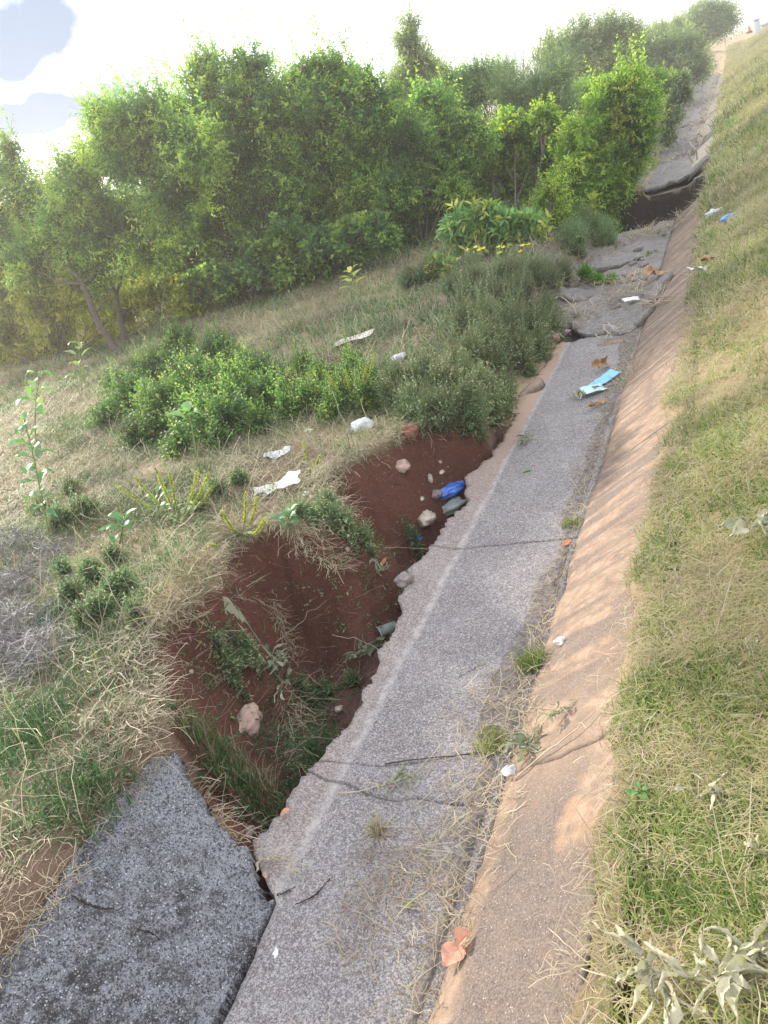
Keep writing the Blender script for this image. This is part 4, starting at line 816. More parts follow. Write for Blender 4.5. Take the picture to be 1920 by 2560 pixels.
strands('dry_grass', 'bleached straw hanging over the top edge of the tan side slabs', P, .04 + .07 * RNG.random(n), .001 + .0011 * RNG.random(n), RNG.random(n) * 6.28, 1.0 + .5 * RNG.random(n), .6 + .5 * RNG.normal(size=n), RNG.random(n) * .85, M_straw)
P = lying(3800, (-.35, 2.2, .5, 7), lambda x, y: 1. + 0 * x, .03); n = len(P)
strands('dry_grass', 'long pale stalks lying over the grass bank', P, .07 + .15 * RNG.random(n) ** 2, .001 + .0008 * RNG.random(n), RNG.random(n) * 6.28, 1.15 + .35 * RNG.random(n), .4 * RNG.normal(size=n), .3 + RNG.random(n) * .5, M_straw)
# straw curtain round the rim of the washout, roots on its wall
x, y = scatter(36000, -2.4, -1.2, 1.05, 4.4, lambda x, y: np.exp(-((pitdist(x, y) + .045) / .05) ** 2) * (x < -1.46)); n = len(x)
e = .02; gx = pitdist(x + e, y) - pitdist(x - e, y); gy = pitdist(x, y + e) - pitdist(x, y - e); az = np.arctan2(gy, gx) + RNG.normal(size=n) * 1.5
strands('dry_grass', 'brown dead grass drooping over the rim of the red washout', np.stack([x, y, ground(x, y) + .02 * RNG.random(n)], 1), .05 + .10 * RNG.random(n), .0013 + .0014 * RNG.random(n), az, .7 + .6 * RNG.random(n), 1.0 + .6 * RNG.random(n), RNG.random(n) ** 1.3, M_straw)
x, y = scatter(9000, -2.2, -1.3, 1.1, 4.0, lambda x, y: (pitdist(x, y) > .04) * sstep(.45, .6, fbm(x * 3, y * 3, 3, 175)) * .30); n = len(x)
strands('dry_grass', 'thin roots and straws clinging to the red walls of the washout', np.stack([x, y, ground(x, y) + .01], 1), .04 + .16 * RNG.random(n) ** 2, .001 + .001 * RNG.random(n), RNG.random(n) * 6.28, 1.1 + .4 * RNG.random(n), .3 * RNG.normal(size=n), RNG.random(n) * .7, M_straw)
P = lying(15000, (-7, -1.5, .5, 8), lambda x, y: left_d(x, y) / (1 + .3 * y) * (x > -y * 1.1 - 2), .04); n = len(P)
strands('dry_grass', 'long bleached stalks standing and lying in the left grass', P, .07 + .18 * RNG.random(n), (.0014 + .0012 * RNG.random(n)) * (1 + .1 * P[:, 1]), RNG.random(n) * 6.28, .3 + 1.1 * RNG.random(n), .6 * RNG.random(n), RNG.random(n), M_straw)
def rootfall(label, pts, n, r, L):
    C = np.array([hit(*p) + [0, 0, .02] for p in pts]); t = RNG.random(n); k = np.linspace(0, 1, len(pts)); P = np.stack([np.interp(t, k, C[:, i]) for i in range(3)], 1) + RNG.normal(size=(n, 3)) * r
    P[:, 2] = np.maximum(P[:, 2], ground(P[:, 0], P[:, 1]) + .004); d = C[-1] - C[0]; az = math.atan2(d[1], d[0]) + RNG.normal(size=n) * 1.1
    strands('root_tangle', label, P, L * (.5 + RNG.random(n)), .0012 + .001 * RNG.random(n), az, 1.3 + .5 * RNG.random(n), .5 * RNG.random(n), .3 + .6 * RNG.random(n), M_straw)
rootfall('bundle of bleached roots hanging from the rim across the wall of the washout', [(635, 1165), (680, 1205), (740, 1235)], 260, .020, .075)
rootfall('pale hanging roots down the near wall of the washout', [(590, 1290), (610, 1370), (640, 1430)], 170, .018, .07)
rootfall('straw coloured roots in the near part of the washout', [(620, 1500), (640, 1580), (660, 1660)], 170, .035, .10)
# grass tufts in the washout and on the drain floor
def tuft(label, px, py, n, L, r, mat=None, v=(.6, 1.), lean=.6, name='grass_tuft'):
    b = hit(px, py); x = b[0] + np.clip(RNG.normal(size=n), -1.6, 1.6) * r * .85; y = b[1] + np.clip(RNG.normal(size=n), -1.6, 1.6) * r * .85; z = surface(x, y); g = G()
    blades(g, np.stack([x, y, z - .005], 1), L * (.5 + .7 * RNG.random(n)), .0028 + .0016 * RNG.random(n), lean * RNG.random(n), .3 + .8 * RNG.random(n), v[0] + (v[1] - v[0]) * RNG.random(n))
    o = g.build(name, mat or M_cover, loc=b); return tag(o, label, 'grass tuft', 'grass tufts')
tuft('bright green grass tuft in the near corner of the red washout', 545, 1735, 420, .10, .055)
tuft('thin green grass beside the edge of the drain floor in the near washout', 680, 1640, 120, .09, .03)
tuft('straw coloured grass mound in the near part of the washout', 500, 1650, 520, .11, .07, v=(.15, .8))
tuft('green tuft growing at the foot of the tan slab above the long stick', 1150, 1440, 330, .07, .03, M_grass, (.5, 1.))
tuft('small yellow green tuft at the foot of the tan slab near the orange leaf', 1235, 1135, 150, .05, .025, M_grass, (.4, .8))
tuft('small tuft rooted in the foot crack of the tan slab by wilted leaves', 1065, 1610, 240, .06, .035, M_grass, (.3, .8))
tuft('dry tuft on the near drain floor with pinkish straws', 820, 1800, 90, .07, .012, M_straw, (.2, 1.), 1.3)
tuft('fresh green tuft on the near left grass beside the grey thorns', 180, 1720, 380, .12, .09)
tuft('tall green tuft at the left border of the near grass', 60, 1590, 380, .12, .10)
tuft('green tuft in the far left grass above the grey thorns', 110, 1340, 300, .10, .07)
tuft('green tuft on the right bank near the bottom corner', 1600, 1960, 420, .06, .06, M_grass, (.55, 1.))
tuft('green tuft on the right bank beside the curled pale leaf', 1560, 1800, 380, .055, .06, M_grass, (.55, 1.))
tuft('bright green tuft low on the right bank close to the tan slab', 1430, 1930, 330, .055, .05, M_grass, (.55, 1.))
tuft('bright tuft halfway up the right bank', 1570, 920, 300, .07, .07, M_grass, (.5, .9))
# grey thorny dead brush
def thorns(label, pts, mat=None):
    b = hit(*pts[0][:2]); g = G()
    for px, py, r, n in pts:
        c = hit(px, py); x = c[0] + RNG.normal(size=n) * r; y = c[1] + RNG.normal(size=n) * r; z = ground(x, y) + .02 + .13 * RNG.random(n) * np.exp(-((x - c[0]) ** 2 + (y - c[1]) ** 2) / (r * r * 1.5))
        D = nrm(RNG.normal(size=(n, 3)) * [1, 1, .55] + [0, 0, .15]); L = .05 + .09 * RNG.random(n); S_ = nrm(np.cross(D, RNG.normal(size=(n, 3)))) * .0015; Q = np.stack([x, y, z], 1)
        m = Q + D * L[:, None] * .5 + RNG.normal(size=(n, 3)) * .01; e = Q + D * L[:, None]; V = np.stack([Q - S_, Q + S_, m + S_ * .8, m - S_ * .8, e], 1).reshape(-1, 3); i = np.arange(n)[:, None] * 5; base = g.n; v = RNG.random(n)
        g.add(V, i + np.array([[0, 1, 2, 3]]), v); g.extra(i + np.array([[3, 2, 4]]), v, base)
        for k in range(3):          # thorns standing off the twigs
            t = RNG.random(n)[:, None]; q = Q + (e - Q) * t; d = nrm(RNG.normal(size=(n, 3))) * .018; g.add(np.stack([q - S_ * .6, q + S_ * .6, q + d], 1).reshape(-1, 3), np.arange(n * 3).reshape(n, 3), v)
    return tag(g.build('dead_brush', mat or M_thorn, loc=b), label, 'dead brush', 'grey thorny dead brush')
thorns('grey tangle of thorny dead twigs at the left edge of the near grass', [(20, 1300, .11, 900), (50, 1370, .09, 700), (10, 1430, .10, 700), (90, 1430, .06, 400)])
thorns('small grey tangle of thorns just above the large one', [(40, 1190, .08, 450), (110, 1210, .07, 300)])
thorns('fine brown twig mat near the rim of the washout', [(430, 1250, .08, 420), (370, 1330, .07, 350), (500, 1165, .05, 200)], M_straw)

# ------------------------------------------------------------------ stones, litter, fallen leaves
def rock(label, px, py, rpx, mat, seed, sq=(1, .8, .7), name='stone', lift=.3, group='stones in the washout'):
    b = hit(px, py); r = rpx * np.dot(b - EYE, FW) / 1661.0; V, F = ico(4); o_ = Vector((seed * 3.1, seed, 0)); W = []
    for v in V:
        q = Vector(v); f = 1 + .35 * (mnoise.noise(q * 1.3 + o_)) + .16 * mnoise.noise(q * 3.1 + o_) + .06 * mnoise.noise(q * 8 + o_); W.append(np.array(q) * f)
    W = np.array(W) * np.array(sq) * r; a = seed; c, s_ = math.cos(a), math.sin(a); W = W @ np.array([[c, s_, 0], [-s_, c, 0], [0, 0, 1]])
    g = G(); g.add(W, F); o = g.build(name, mat, smooth=False); o.location = b + [0, 0, r * lift]
    return tag(o, label, 'stone', group)
M_rockp = plain('pink_stone', (.42, .29, .24), .9, .35, 18, .6); M_rockl = plain('pale_stone', (.46, .39, .32), .9, .45, 16, .6); M_rockr = plain('red_clod', (.17, .075, .05), .95, .4, 20, .7); M_rockg = plain('grey_stone', (.24, .20, .19), .9, .3, 20, .6)
rock('pinkish stone set in the red wall high in the washout', 872, 1016, 19, M_rockp, 1)
rock('pale rounded stone beside the plastic bag in the washout', 922, 1127, 24, M_rockl, 2)
rock('narrow pale stone on the red wall left of the blue wrapper', 931, 1038, 10, M_rockl, 3, (.5, .7, 1))
rock('small pale stone just above the blue wrapper', 955, 1022, 7, M_rockl, 4)
rock('tiny pale stone left of the grey green bag', 912, 1080, 7, M_rockl, 5)
rock('dull green grey stone behind the blue wrapper', 944, 1072, 14, M_rockg, 6)
rock('brown stone under the edge of the drain floor beside the wilted leaves', 874, 1258, 20, M_rockg, 7)
rock('big pinkish clod in the near part of the washout', 540, 1570, 38, M_rockp, 8, (1.2, .7, .8))
rock('reddish clod on the rim under the grey green bush', 886, 942, 24, M_rockr, 9)
rock('small pale stone standing in the grass of the washout', 733, 1535, 9, M_rockl, 10)
rock('dark stone wedged at the corner of the dark slab', 540, 1800, 15, M_rockg, 11)
rock('small brown stone in the broken corner of the dark slab', 575, 1892, 8, M_rockp, 12)
rock('pale clod in the weeds left of the drain floor', 1195, 735, 17, M_rockp, 13)
rock('red clod beside the ribbed grey slab piece', 1400, 665, 12, M_rockr, 14)
for i in range(46):
    for _ in range(30):
        x, y = -2.1 + .85 * RNG.random(), 1.2 + 2.7 * RNG.random()
        if pitdist(np.array([x]), np.array([y]))[0] > .05: break
    V, F = ico(2); V = V * (1 + .25 * RNG.normal(size=(len(V), 1)) * .6) * (.004 + .007 * RNG.random()); g = G(); g.add(V, F); o = g.build('pebble', M_rockl if i % 3 else M_rockp)
    o.location = (x, y, float(ground(np.array([x]), np.array([y]))[0])); tag(o, 'tiny pebble lying on the red soil of the washout', 'pebble', 'pebbles on the red soil')

def sheet(name, label, cat, px, py, w, h, mat, seed, crum=.25, tilt=(0, 0, 0), up=.01, th=.0015, nu=22, nv=14, fold=0., group=None, pos=None):
    """a thin crumpled sheet (card, bag, mask) with both faces"""
    b = hit(px, py, up) if pos is None else np.array(pos); u = np.linspace(-.5, .5, nu)[:, None]; v = np.linspace(-.5, .5, nv)[None]; X = u * w + 0 * v; Y = v * h + 0 * u
    X = X * (1 + .15 * (fbm(v * 5 + seed, u * 0 + v * 0, 2, seed) - .5)); Y = Y * (1 + .3 * (fbm(u * 4 + seed, v * 0 + u * 0, 2, seed) - .5))
    Z = (fbm(X / w * 3.3 + seed, Y / w * 3.3, 4, seed) - .5) * crum * w + np.abs(v) * fold * h
    T = np.stack([X, Y, Z], -1); g = G(); g.add(T.reshape(-1, 3), gridfaces(nu, nv)); B = T - [0, 0, th]; g.add(B.reshape(-1, 3), gridfaces(nu, nv)[:, ::-1])
    idx = np.arange(nu * nv).reshape(nu, nv); loop = np.concatenate([idx[0, :-1], idx[:-1, -1], idx[-1, :0:-1], idx[:0:-1, 0]]); nx = np.roll(loop, -1); g.extra(np.stack([loop, nx, nx + nu * nv, loop + nu * nv], 1), .5, 0)
    o = g.build(name, mat, smooth=True); o.location = b; o.rotation_euler = tilt; return tag(o, label, cat, group)
def bagball(name, label, cat, px, py, rpx, mat, seed, sq=(1, .7, .45), amp=.5, rot=0., parent=None, group=None):
    """a crumpled film bag: creased closed skin"""
    b = hit(px, py); r = rpx * np.dot(b - EYE, FW) / 1661.0; V, F = ico(4); o_ = Vector((seed * 5.3, seed * 1.7, 2)); W = []
    for v in V:
        q = Vector(v); f = 1 + amp * mnoise.noise(q * 1.6 + o_) - amp * .55 * abs(mnoise.noise(q * 3.2 + o_)) + amp * .22 * abs(mnoise.noise(q * 8 + o_)); W.append(np.array(q) * f)
    W = np.array(W) * np.array(sq) * r; c, s_ = math.cos(rot), math.sin(rot); W = W @ np.array([[c, s_, 0], [-s_, c, 0], [0, 0, 1]]); W[:, 2] = np.maximum(W[:, 2], -r * .25)
    g = G(); g.add(W, F); o = g.build(name, mat, smooth=False); o.location = b + [0, 0, r * sq[2] * .4]; return tag(o, label, cat, group)
M_white = plain('white_film', (.72, .74, .78), .45, .08, 20, .3, trans=.2); M_clear = plain('cloudy_film', (.40, .45, .43), .3, .2, 25, .4, spec=.6, trans=.25); M_blue = plain('blue_film', (.045, .15, .55), .22, .35, 14, .3, spec=.7)
M_lblue = plain('light_blue_cloth', (.22, .52, .72), .8, .06, 60, .2); M_cyan = plain('pale_cyan_cloth', (.50, .72, .76), .8, .06, 60, .2); M_card = plain('stained_card', (.66, .56, .50), .8, .15, 14, .2); M_brown = plain('brown_husk', (.34, .20, .10), .75, .35, 20, .5)
M_paper = plain('white_paper', (.74, .73, .72), .8, .08, 30, .2); M_skyb = plain('sky_blue_film', (.12, .36, .75), .4, .15, 14, .3)
sheet('card_scrap', 'torn pinkish white card scrap lying on the left grass', 'card', 765, 744, .36, .16, M_card, 3, .08, (.05, -.1, .15), .05)
bagball('plastic_bag', 'crumpled whitish plastic bag above the head of the red washout', 'plastic bag', 783, 926, 24, M_white, 4, (1.1, .7, .6), .5, .5)
bagball('plastic_bag', 'faded plastic scrap half hidden in grass right of the card', 'plastic bag', 862, 778, 19, M_white, 6, (1.1, .8, .5), .5, 1.)
sheet('polythene_sheet', 'torn dirty white sheet lying on the straw left of the washout', 'plastic sheet', 602, 1058, .25, .11, M_paper, 8, .22, (.1, -.05, .45), .02, fold=.2)
bagball('plastic_scrap', 'small white scrap beside the torn white sheet', 'litter', 665, 1068, 11, M_paper, 9, (1, .6, .4))
sheet('plastic_scrap', 'flat grey white film snagged in the grass over the spike weed', 'litter', 600, 985, .16, .09, M_white, 10, .3, (.1, 0, .2), .02)
bagball('plastic_scrap', 'thin white scrap in the grass behind the wide low bush', 'litter', 668, 932, 10, M_white, 11, (1.2, .6, .4))
sheet('card_scrap', 'small white card scrap at the foot of the thicket', 'card', 915, 511, .28, .09, M_card, 12, .1, (.1, 0, .1), .05)
bagball('plastic_wrapper', 'crumpled shiny blue wrapper in the washout under the drain floor', 'wrapper', 978, 1066, 31, M_blue, 13, (1.15, .52, .42), .35, .95)
bagball('plastic_bag', 'grey green film bag wedged against the edge of the drain floor', 'plastic bag', 975, 1102, 33, M_clear, 14, (1.2, .6, .45), .5, .7)
sheet('plastic_wrapper', 'thin dark blue strip in the washout beside the roots', 'wrapper', 900, 1176, .10, .028, M_blue, 15, .1, (0, 0, -.35), .03, fold=.4)
sheet('face_mask', 'light blue face mask spread on the drain floor', 'face mask', 1306, 826, .22, .085, M_lblue, 16, .07, (.1, -.1, .95), .02, fold=.1)
sheet('face_mask', 'pale cyan folded mask touching the light blue one', 'face mask', 1284, 850, .15, .09, M_cyan, 17, .15, (.15, .1, .7), .02, fold=.3)
sheet('banana_peel', 'brown dried peel standing above the blue mask', 'fruit peel', 1297, 800, .14, .06, M_brown, 18, .5, (.9, .2, 1.0), .04, fold=.9)
sheet('banana_peel', 'dark brown peel scrap below the masks', 'fruit peel', 1287, 880, .13, .03, M_brown, 19, .5, (.3, .2, .9), .015, fold=.8)
sheet('husk', 'brown husks caught above the narrow ribbed slab piece', 'husk', 1418, 604, .22, .10, M_brown, 20, .6, (.3, .3, .7), .05, fold=.5)
sheet('paper_scrap', 'white paper scrap lying on the grey silted slab', 'paper', 1365, 662, .13, .06, M_paper, 21, .3, (.2, .2, .6), .06)
bagball('tissue', 'crumpled greyish tissue at the foot of the tan slab', 'tissue', 1212, 1387, 13, M_paper, 22, (1.2, .7, .6), .6, .6)
sheet('plastic_scrap', 'pale violet film under the wilted leaves at the foot of the tan slab', 'litter', 1105, 1672, .05, .03, M_white, 23, .4, (.2, .2, .9), .015)
bagball('plastic_bag', 'white bag caught high on the right grass bank', 'plastic bag', 1543, 467, 17, M_white, 24, (1.2, .7, .6), .5, .6)
bagball('plastic_bag', 'bright blue bag on the right bank beside the white one', 'plastic bag', 1575, 474, 17, M_skyb, 25, (1.4, .55, .5), .5, .9)
sheet('paper_scrap', 'folded white paper on the right bank next to a dry pod', 'paper', 1515, 597, .22, .07, M_paper, 26, .4, (.2, .3, 1.0), .04, fold=.5)
sheet('husk', 'dark dry pod on the right bank above the folded paper', 'husk', 1530, 575, .20, .06, M_brown, 27, .4, (.3, .2, 1.0), .05, fold=.5)
bagball('feather', 'small fluffy white feather on the near drain floor', 'feather', 597, 2060, 9, M_paper, 28, (.6, 1.3, .35), .8, .5)
# the cup poking out from under the floor slab
def cup():
    b = hit(838, 1372, .03); rt = thing('plastic_cup', tuple(b), 'clear plastic cup lying under the edge of the drain floor', 'cup'); d = nrm(np.array([.5, .75, -.15])); g = G()
    P = [d * -.045, d * -.043, d * 0, d * .05]; tube(g, P, [.031, .029, .026, .022], 24, cap=False); g.build('cup_wall', M_clear, rt, smooth=True)
    g = G(); an = np.linspace(0, 2 * np.pi, 30); A = nrm(np.cross(d, [0, 0, 1.])); B = np.cross(A, d); tube(g, d * -.045 + .031 * (np.cos(an)[:, None] * A + np.sin(an)[:, None] * B), .0018, 5); g.build('rim', M_white, rt, smooth=True)
cup()
# wilted sprigs and curled leaves
def sprig(label, px, py, n, l, w, v=(.2, .6), az=None, spread=.9, curl=1.5, name='wilted_sprig', up=.012, stem=.06, group='wilted sprigs'):
    b = hit(px, py, up); rt = thing(name, tuple(b), label, 'wilted leaves', group); g = G(); gs = G(); az = RNG.random() * 6 if az is None else az
    sd = np.array([math.cos(az), math.sin(az), .05]); P = np.array([sd * stem * (t - .5) + RNG.normal(size=3) * .006 * [1, 1, .3] for t in np.linspace(0, 1, 7)]); P[:, 2] += .006
    tube(gs, P, .0022, 5)
    n = int(n * 1.5)
    for i in range(n):
        q = P[RNG.integers(0, 7)]; a = az + RNG.normal() * spread + (np.pi if RNG.random() < .3 else 0); nu, nv = 16, 5; L_ = l * (.6 + .8 * RNG.random()); W_ = w * (.40 + .55 * RNG.random())
        t = np.linspace(0, 1, nu)[:, None]; s = np.linspace(-1, 1, nv)[None]; wid = W_ * np.sin(np.pi * np.clip(t, .03, .97) ** .8) ** .7 * (1 + .22 * np.sin(t * 9 + i)) * 1.0; ph = RNG.random() * 6
        lat = s * wid * .5 * np.cos(s * curl * (.6 + .5 * np.sin(t * 5 + ph))); zz = np.abs(s) ** 1.5 * wid * .55 * np.sin(curl) * (1 + .5 * np.sin(t * 9 + ph)) + .018 * np.sin(t * 7 + ph) * RNG.random() + .010 * RNG.random()
        h = a + (RNG.random() - .5) * 3.2 * t; X = np.cumsum(np.cos(h), 0) / nu * L_; Y = np.cumsum(np.sin(h), 0) / nu * L_; N_ = np.stack([-np.sin(h), np.cos(h)], -1)
        tw = RNG.normal() * .5 + RNG.normal() * 2.2 * t + .5 * np.sin(t * 8 + ph); lc = lat * np.cos(tw); lz = lat * np.sin(tw) + (1 - s ** 2) * 0
        cup = (np.abs(s) ** 1.5) * wid * .30; arch = .010 * np.sin(np.pi * t) * RNG.random() + np.abs(.5 * wid * np.sin(tw)) + .012 * RNG.random()
        V = np.stack([X + lc * N_[..., 0] - cup * np.sin(tw) * N_[..., 0], Y + lc * N_[..., 1] - cup * np.sin(tw) * N_[..., 1], arch + lz + cup * np.cos(tw)], -1) + q; V += (RNG.random((nu, nv, 3)) - .5) * W_ * .20
        wx = V[..., 0] + b[0]; wy = V[..., 1] + b[1]; V[..., 2] = np.maximum(V[..., 2], surface(wx, wy) - b[2] + .002 + .15 * (V[..., 2] - V[..., 2].min())); g.add(V.reshape(-1, 3), gridfaces(nu, nv), v[0] + (v[1] - v[0]) * RNG.random())
    gs.build('stem', M_stick, rt, smooth=True); g.build('leaves', M_wilt, rt, smooth=True)
sprig('heap of pale wilted leaves on the drain floor beside the near joint', 860, 1702, 12, .06, .022, (.4, .8), .6)
sprig('two curled pale leaves lying at the tip of the dark slab', 600, 1866, 4, .055, .016, (.7, 1.), .1)
sprig('pale twisted leaf left of the white line near the dark slab tip', 640, 1882, 3, .04, .012, (.7, 1.), -.4)
sprig('wilted green leaves at the foot of the tan slab by the stick', 1135, 1625, 11, .065, .026, (.2, .7), .9)
sprig('small clump of wilted leaves lying on the tan slab', 1207, 1550, 8, .04, .018, (.4, .8), .5)
sprig('dark green wilted leaves heaped at the edge of the drain floor in the washout', 795, 1425, 14, .07, .030, (.0, .45), 1.2, up=.03)
sprig('wilted green leaves hanging from the wall of the washout', 600, 1440, 10, .09, .034, (.15, .6), -.9, up=.03)
sprig('wilted leaves under the pale hanging spray in the washout', 625, 1495, 6, .08, .030, (.3, .6), -1.2, up=.03)
sprig('small wilted leaf bunch under the orange leaf in the washout', 832, 1243, 7, .05, .020, (.15, .5), .6, up=.02)
sprig('pale dead leaves on the drain floor just before the third joint', 1130, 962, 7, .09, .03, (.3, .7), .6)
sprig('flattened pale leaves left of the blue masks', 1250, 858, 9, .09, .03, (.3, .7), .4)
sprig('curled pale leaves on the right bank halfway down', 1530, 1735, 7, .055, .022, (.7, 1.), .2)
sprig('pale dry leaf bunch at the right edge of the bank', 1640, 1165, 9, .08, .035, (.5, .9), .9, up=.04)
sprig('white dry leaf at the right edge near the bottom', 1632, 1868, 3, .05, .022, (.8, 1.), .9)
sprig('large curled pale leaves in the bottom right corner', 1430, 2140, 13, .085, .028, (.7, 1.), -.9, up=.03)
sprig('large dry leaves at the right border of the bottom corner', 1600, 2110, 12, .08, .028, (.75, 1.), .7, up=.03)
sprig('pale leaves crossing the grass at the bottom right edge', 1540, 2150, 11, .08, .026, (.7, 1.), .3, up=.03)
sprig('bleached leaf cluster in the grass of the near left bank', 205, 1575, 6, .06, .02, (.7, 1.), -.4, up=.03)
sprig('grey wilted leaves in the near corner of the washout', 570, 1790, 7, .05, .022, (.2, .6), .9, up=.02)
sprig('withered spray on the grey silted floor near the far brink', 1390, 560, 9, .16, .04, (.3, .7), .5)
M_pink = plain('pink_dry_leaf', (.62, .32, .22), .75, .15, 40, .3, trans=.2); M_orange = plain('orange_leaf', (.50, .20, .09), .75, .2, 40, .3, trans=.2)
def fallen(label, px, py, l, w, az, mat, tilt=.3, group='fallen leaves', fold=0):
    b = hit(px, py, .008); g = G(); bigleaf(g, [0, 0, 0], [math.cos(az), math.sin(az), tilt], l, w, .5, .2, .12, 14, 7)
    if fold: bigleaf(g, [0, 0, .002], [math.cos(az + 2.6), math.sin(az + 2.6), .9], l * .75, w * .7, .5, .4, .5, 12, 7)
    o = g.build('fallen_leaf', mat, smooth=True); o.location = b; tag(o, label, 'leaf', group)
fallen('folded pink dry leaf on the lower lip of the near tan slab', 997, 2045, .065, .062, -1.9, M_pink, .15, fold=1)
fallen('pinkish brown leaf in the near corner of the washout', 608, 1765, .04, .025, .5, M_pink, .5)
fallen('orange leaf among the roots in the washout', 826, 1224, .05, .03, 1.4, M_orange, .4)
fallen('orange leaf at the foot of the tan slab near the second joint', 1216, 1182, .05, .035, .6, M_orange, .3)
fallen('small green leaf on the drain floor between the second and third joint', 1130, 1022, .05, .03, .4, M_plant, .1)
fallen('round olive leaf lying on the near drain floor', 872, 1962, .03, .022, .4, plain('olive_leaf', (.20, .22, .10), .7, .2, 40, .2), .05)
fallen('pale dry leaf in the middle of the right bank', 1522, 1380, .08, .03, .5, M_card, .2)
fallen('greyish pink leaf in the right bank near the edge', 1620, 1410, .07, .03, 1.4, M_card, .2)
fallen('pale scrap of leaf on the right bank below the tissue line', 1555, 1462, .05, .02, .6, M_card, .2)
fallen('yellow leaf lying low on the right bank', 1540, 1860, .035, .03, .6, M_yel, .2)
for i in range(30):
    px, py = 1270 + 190 * RNG.random(), 0; t_ = RNG.random(); x = -1.5 + .75 * RNG.random(); y = 5.9 + 3.5 * RNG.random(); zz = float(surface(np.array([x]), np.array([y]))[0])
    V, F = ico(2); V = V * (1 + .3 * RNG.normal(size=(len(V), 1)) * .6) * np.array([1, .8, .5]) * (.015 + .035 * RNG.random()); g = G(); g.add(V, F); o = g.build('rubble', M_rockg if i % 2 else M_grey); o.location = (x, y, zz + .04)
    tag(o, 'small lump of grey rubble on the silted slabs of the drain', 'rubble', 'rubble on the silted slabs')
P = lying(5200, (-1.7, -.6, 5.6, 9.8), lambda x, y: sstep(.40, .6, fbm(x * 3, y * 3, 3, 176)), .05); n = len(P); P[:, 2] += .03
strands('dry_grass', 'grey dry litter spread over the silted slabs before the far washout', P, .06 + .14 * RNG.random(n), .003 + .003 * RNG.random(n), RNG.random(n) * 6.28, 1.2 + .4 * RNG.random(n), .3 * RNG.normal(size=n), RNG.random(n) * .9, M_straw)
P = lying(5000, (-1.9, -.6, 13, 45), lambda x, y: sstep(.40, .6, fbm(x * 2, y * 1.3, 3, 177)), .05); n = len(P); P[:, 2] += .04
strands('dry_grass', 'dry litter lying along the far drain', P, .12 + .25 * RNG.random(n), .010 + .010 * RNG.random(n), RNG.random(n) * 6.28, 1.2 + .4 * RNG.random(n), .3 * RNG.normal(size=n), RNG.random(n) * .9, M_straw)
P = lying(2600, (-2.0, -1.70, .3, 1.4), lambda x, y: sstep(.4, .55, fbm(x * 6, y * 6, 3, 178)) * (pitdist(x, y) < 0), .02); n = len(P)
strands('dry_grass', 'brown dead grass creeping over the soil above the dark slab', P, .03 + .06 * RNG.random(n), .0012 + .001 * RNG.random(n), RNG.random(n) * 6.28, .9 + .6 * RNG.random(n), .6 * RNG.random(n), RNG.random(n) * .9, M_straw)
# sticks and long stalks
def stick(label, pts, r, mat=None, name='stick', lift=.01):
    P = [hit(*p) + [0, 0, lift] for p in pts]; q = np.linspace(0, 1, 14); t = np.linspace(0, 1, len(P)); P = np.array(P); C = np.stack([np.interp(q, t, P[:, i]) for i in range(3)], 1)
    C += RNG.normal(size=C.shape) * .0012; C[:, 2] = np.maximum(C[:, 2], surface(C[:, 0], C[:, 1]) + r * .8); g = G(); tube(g, C, np.linspace(r, r * .5, 14), 6); o = g.build(name, mat or M_stick, smooth=True, loc=C[0]); tag(o, label, 'stick', 'sticks and stalks')
M_pale = plain('pale_stalk', (.48, .39, .29), .8, .2, 40, .2)
stick('long pale stalk lying up across the tan slab joint', [(1110, 1690), (1170, 1640), (1230, 1595), (1290, 1540)], .0028, M_pale)
stick('thin straw crossing the near tan slab in the lower part', [(1185, 2010), (1240, 2060), (1300, 2110), (1350, 2170)], .0012, M_pale)
stick('bent dry stalk at the top edge of the near tan slab', [(1395, 1680), (1405, 1760), (1400, 1860), (1415, 1920)], .0026)
stick('dark forked twig lying on the top edge of the near tan slab', [(1400, 1780), (1385, 1830), (1365, 1880)], .0022)
stick('brown twig lying across the drain floor joint', [(835, 1655), (900, 1645), (980, 1638), (1050, 1628)], .0025, M_bark)
stick('pale curved stalk joined to the wilted heap on the drain floor', [(735, 1718), (780, 1716), (830, 1700), (870, 1690)], .0022, M_pale)
stick('pale root stretched across the middle of the washout', [(760, 1190), (810, 1192), (870, 1190), (925, 1195)], .003, M_pale, lift=.02)
stick('thin root crossing the red floor of the washout from the left', [(720, 1580 - 200), (800, 1400), (870, 1440)], .0018, M_pale, lift=.02)
stick('second thin root crossing the red floor of the washout', [(600, 1400), (660, 1350), (710, 1310)], .0018, M_pale, lift=.02)
stick('dead stalk leaning over the near left grass', [(205, 1575), (235, 1530), (262, 1490)], .003, M_pale, lift=.05)
stick('brown bent branch over the drain edge by the broken slabs', [(1190, 668), (1215, 660), (1240, 680), (1250, 700)], .008, M_stick, lift=.08)
stick('white stick lying at the far rim of the second washout', [(1410, 414), (1440, 408), (1460, 405)], .02, M_pale, lift=.05)
stick('pale stalk on the upper right bank near the far brink', [(1500, 395), (1520, 385), (1545, 380)], .012, M_pale, lift=.03)

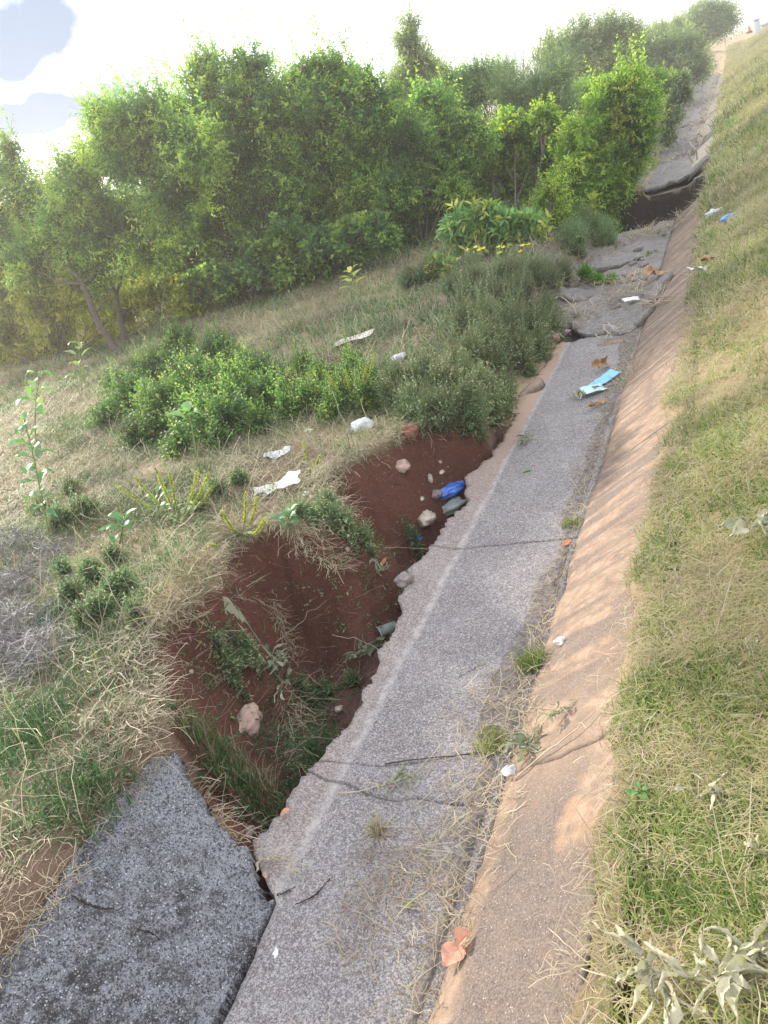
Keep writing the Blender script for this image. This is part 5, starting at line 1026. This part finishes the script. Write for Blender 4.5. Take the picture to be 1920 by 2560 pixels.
# ------------------------------------------------------------------ the road and the things beside it, far away
def far_things():
    c = at(1665, 73, 60.0); g = G(); z = 1.42
    P = np.array([[c[0] - .4, 60, z - .1], [c[0] - .2, 75, z], [c[0] + .5, 110, z], [c[0] + 4, 300, z]]); Q = P + [7.5, 0, 0]
    V = np.stack([P, Q], 1).reshape(-1, 3); g.add(V, gridfaces(4, 2)[:, ::-1]); o = g.build('road', plain('asphalt', (.12, .12, .13), .8, .2, 3, .2)); tag(o, 'grey asphalt road at the top right edge', kind='structure')
far_things()
M_post = plain('painted_concrete', (.42, .44, .46), .8, .1, 4, .1)
def post(label, px, py0, py1, wpx, Y):
    a = at(px, py0, Y); b = at(px, py1, Y); w = wpx * np.dot(a - EYE, FW) / 1661.0; rt = thing('roadside_pillar', tuple(a), label, 'pillar'); g = G()
    h = float(np.linalg.norm(b - a)); g.add(np.array([[x, y, z] for z, k in ((-.4, 1), (h * .9, .92)) for x, y in ((-w / 2 * k, -w / 2 * k), (w / 2 * k, -w / 2 * k), (w / 2 * k, w / 2 * k), (-w / 2 * k, w / 2 * k))]), np.array([[0, 1, 5, 4], [1, 2, 6, 5], [2, 3, 7, 6], [3, 0, 4, 7], [4, 5, 6, 7]])); g.build('shaft', M_post, rt)
    g = G(); k = w * .56; g.add(np.array([[x, y, z] for z in (h * .9, h) for x, y in ((-k, -k), (k, -k), (k, k), (-k, k))]), np.array([[0, 1, 5, 4], [1, 2, 6, 5], [2, 3, 7, 6], [3, 0, 4, 7], [4, 5, 6, 7], [3, 2, 1, 0]])); g.build('cap', M_post, rt)
post('pale grey block pillar standing at the edge of the far road', 1636, 68, 40, 13, 60)
post('low pale wall end beside the pillar at the right border', 1652, 68, 52, 14, 64)
def cone():
    a = at(1619, 70, 58); rt = thing('traffic_cone', tuple(a), 'tiny dark cone shaped marker left of the pale pillar by the road', 'cone'); g = G(); tube(g, [[0, 0, .04], [0, 0, .18], [0, 0, .38]], [.12, .08, .03], 12); g.build('cone_body', M_brown, rt, smooth=True)
    g = G(); tube(g, [[0, 0, -.05], [0, 0, .05]], [.17, .17], 8); g.build('base', M_bark, rt)
cone()

# ------------------------------------------------------------------ haze
def haze():
    bm = bmesh.new(); bmesh.ops.create_cube(bm, size=1); me = bpy.data.meshes.new('haze'); bm.to_mesh(me); bm.free(); o = bpy.data.objects.new('haze', me); S.collection.objects.link(o)
    o.scale = (160, 200, 9); o.location = (-10, 85, 2.0); m, N, L = newmat('haze'); out = N.new('ShaderNodeOutputMaterial'); p = N.new('ShaderNodeVolumePrincipled')
    p.inputs['Color'].default_value = (1, .97, .9, 1); p.inputs['Density'].default_value = HAZE; p.inputs['Anisotropy'].default_value = .55; L.new(p.outputs[0], out.inputs['Volume']); me.materials.append(m)
    tag(o, 'thin bright haze in the air over the whole scene', kind='stuff')
HAZE = .0042
haze()
print('faces', sum(len(o.data.polygons) for o in S.objects if o.type == 'MESH'))
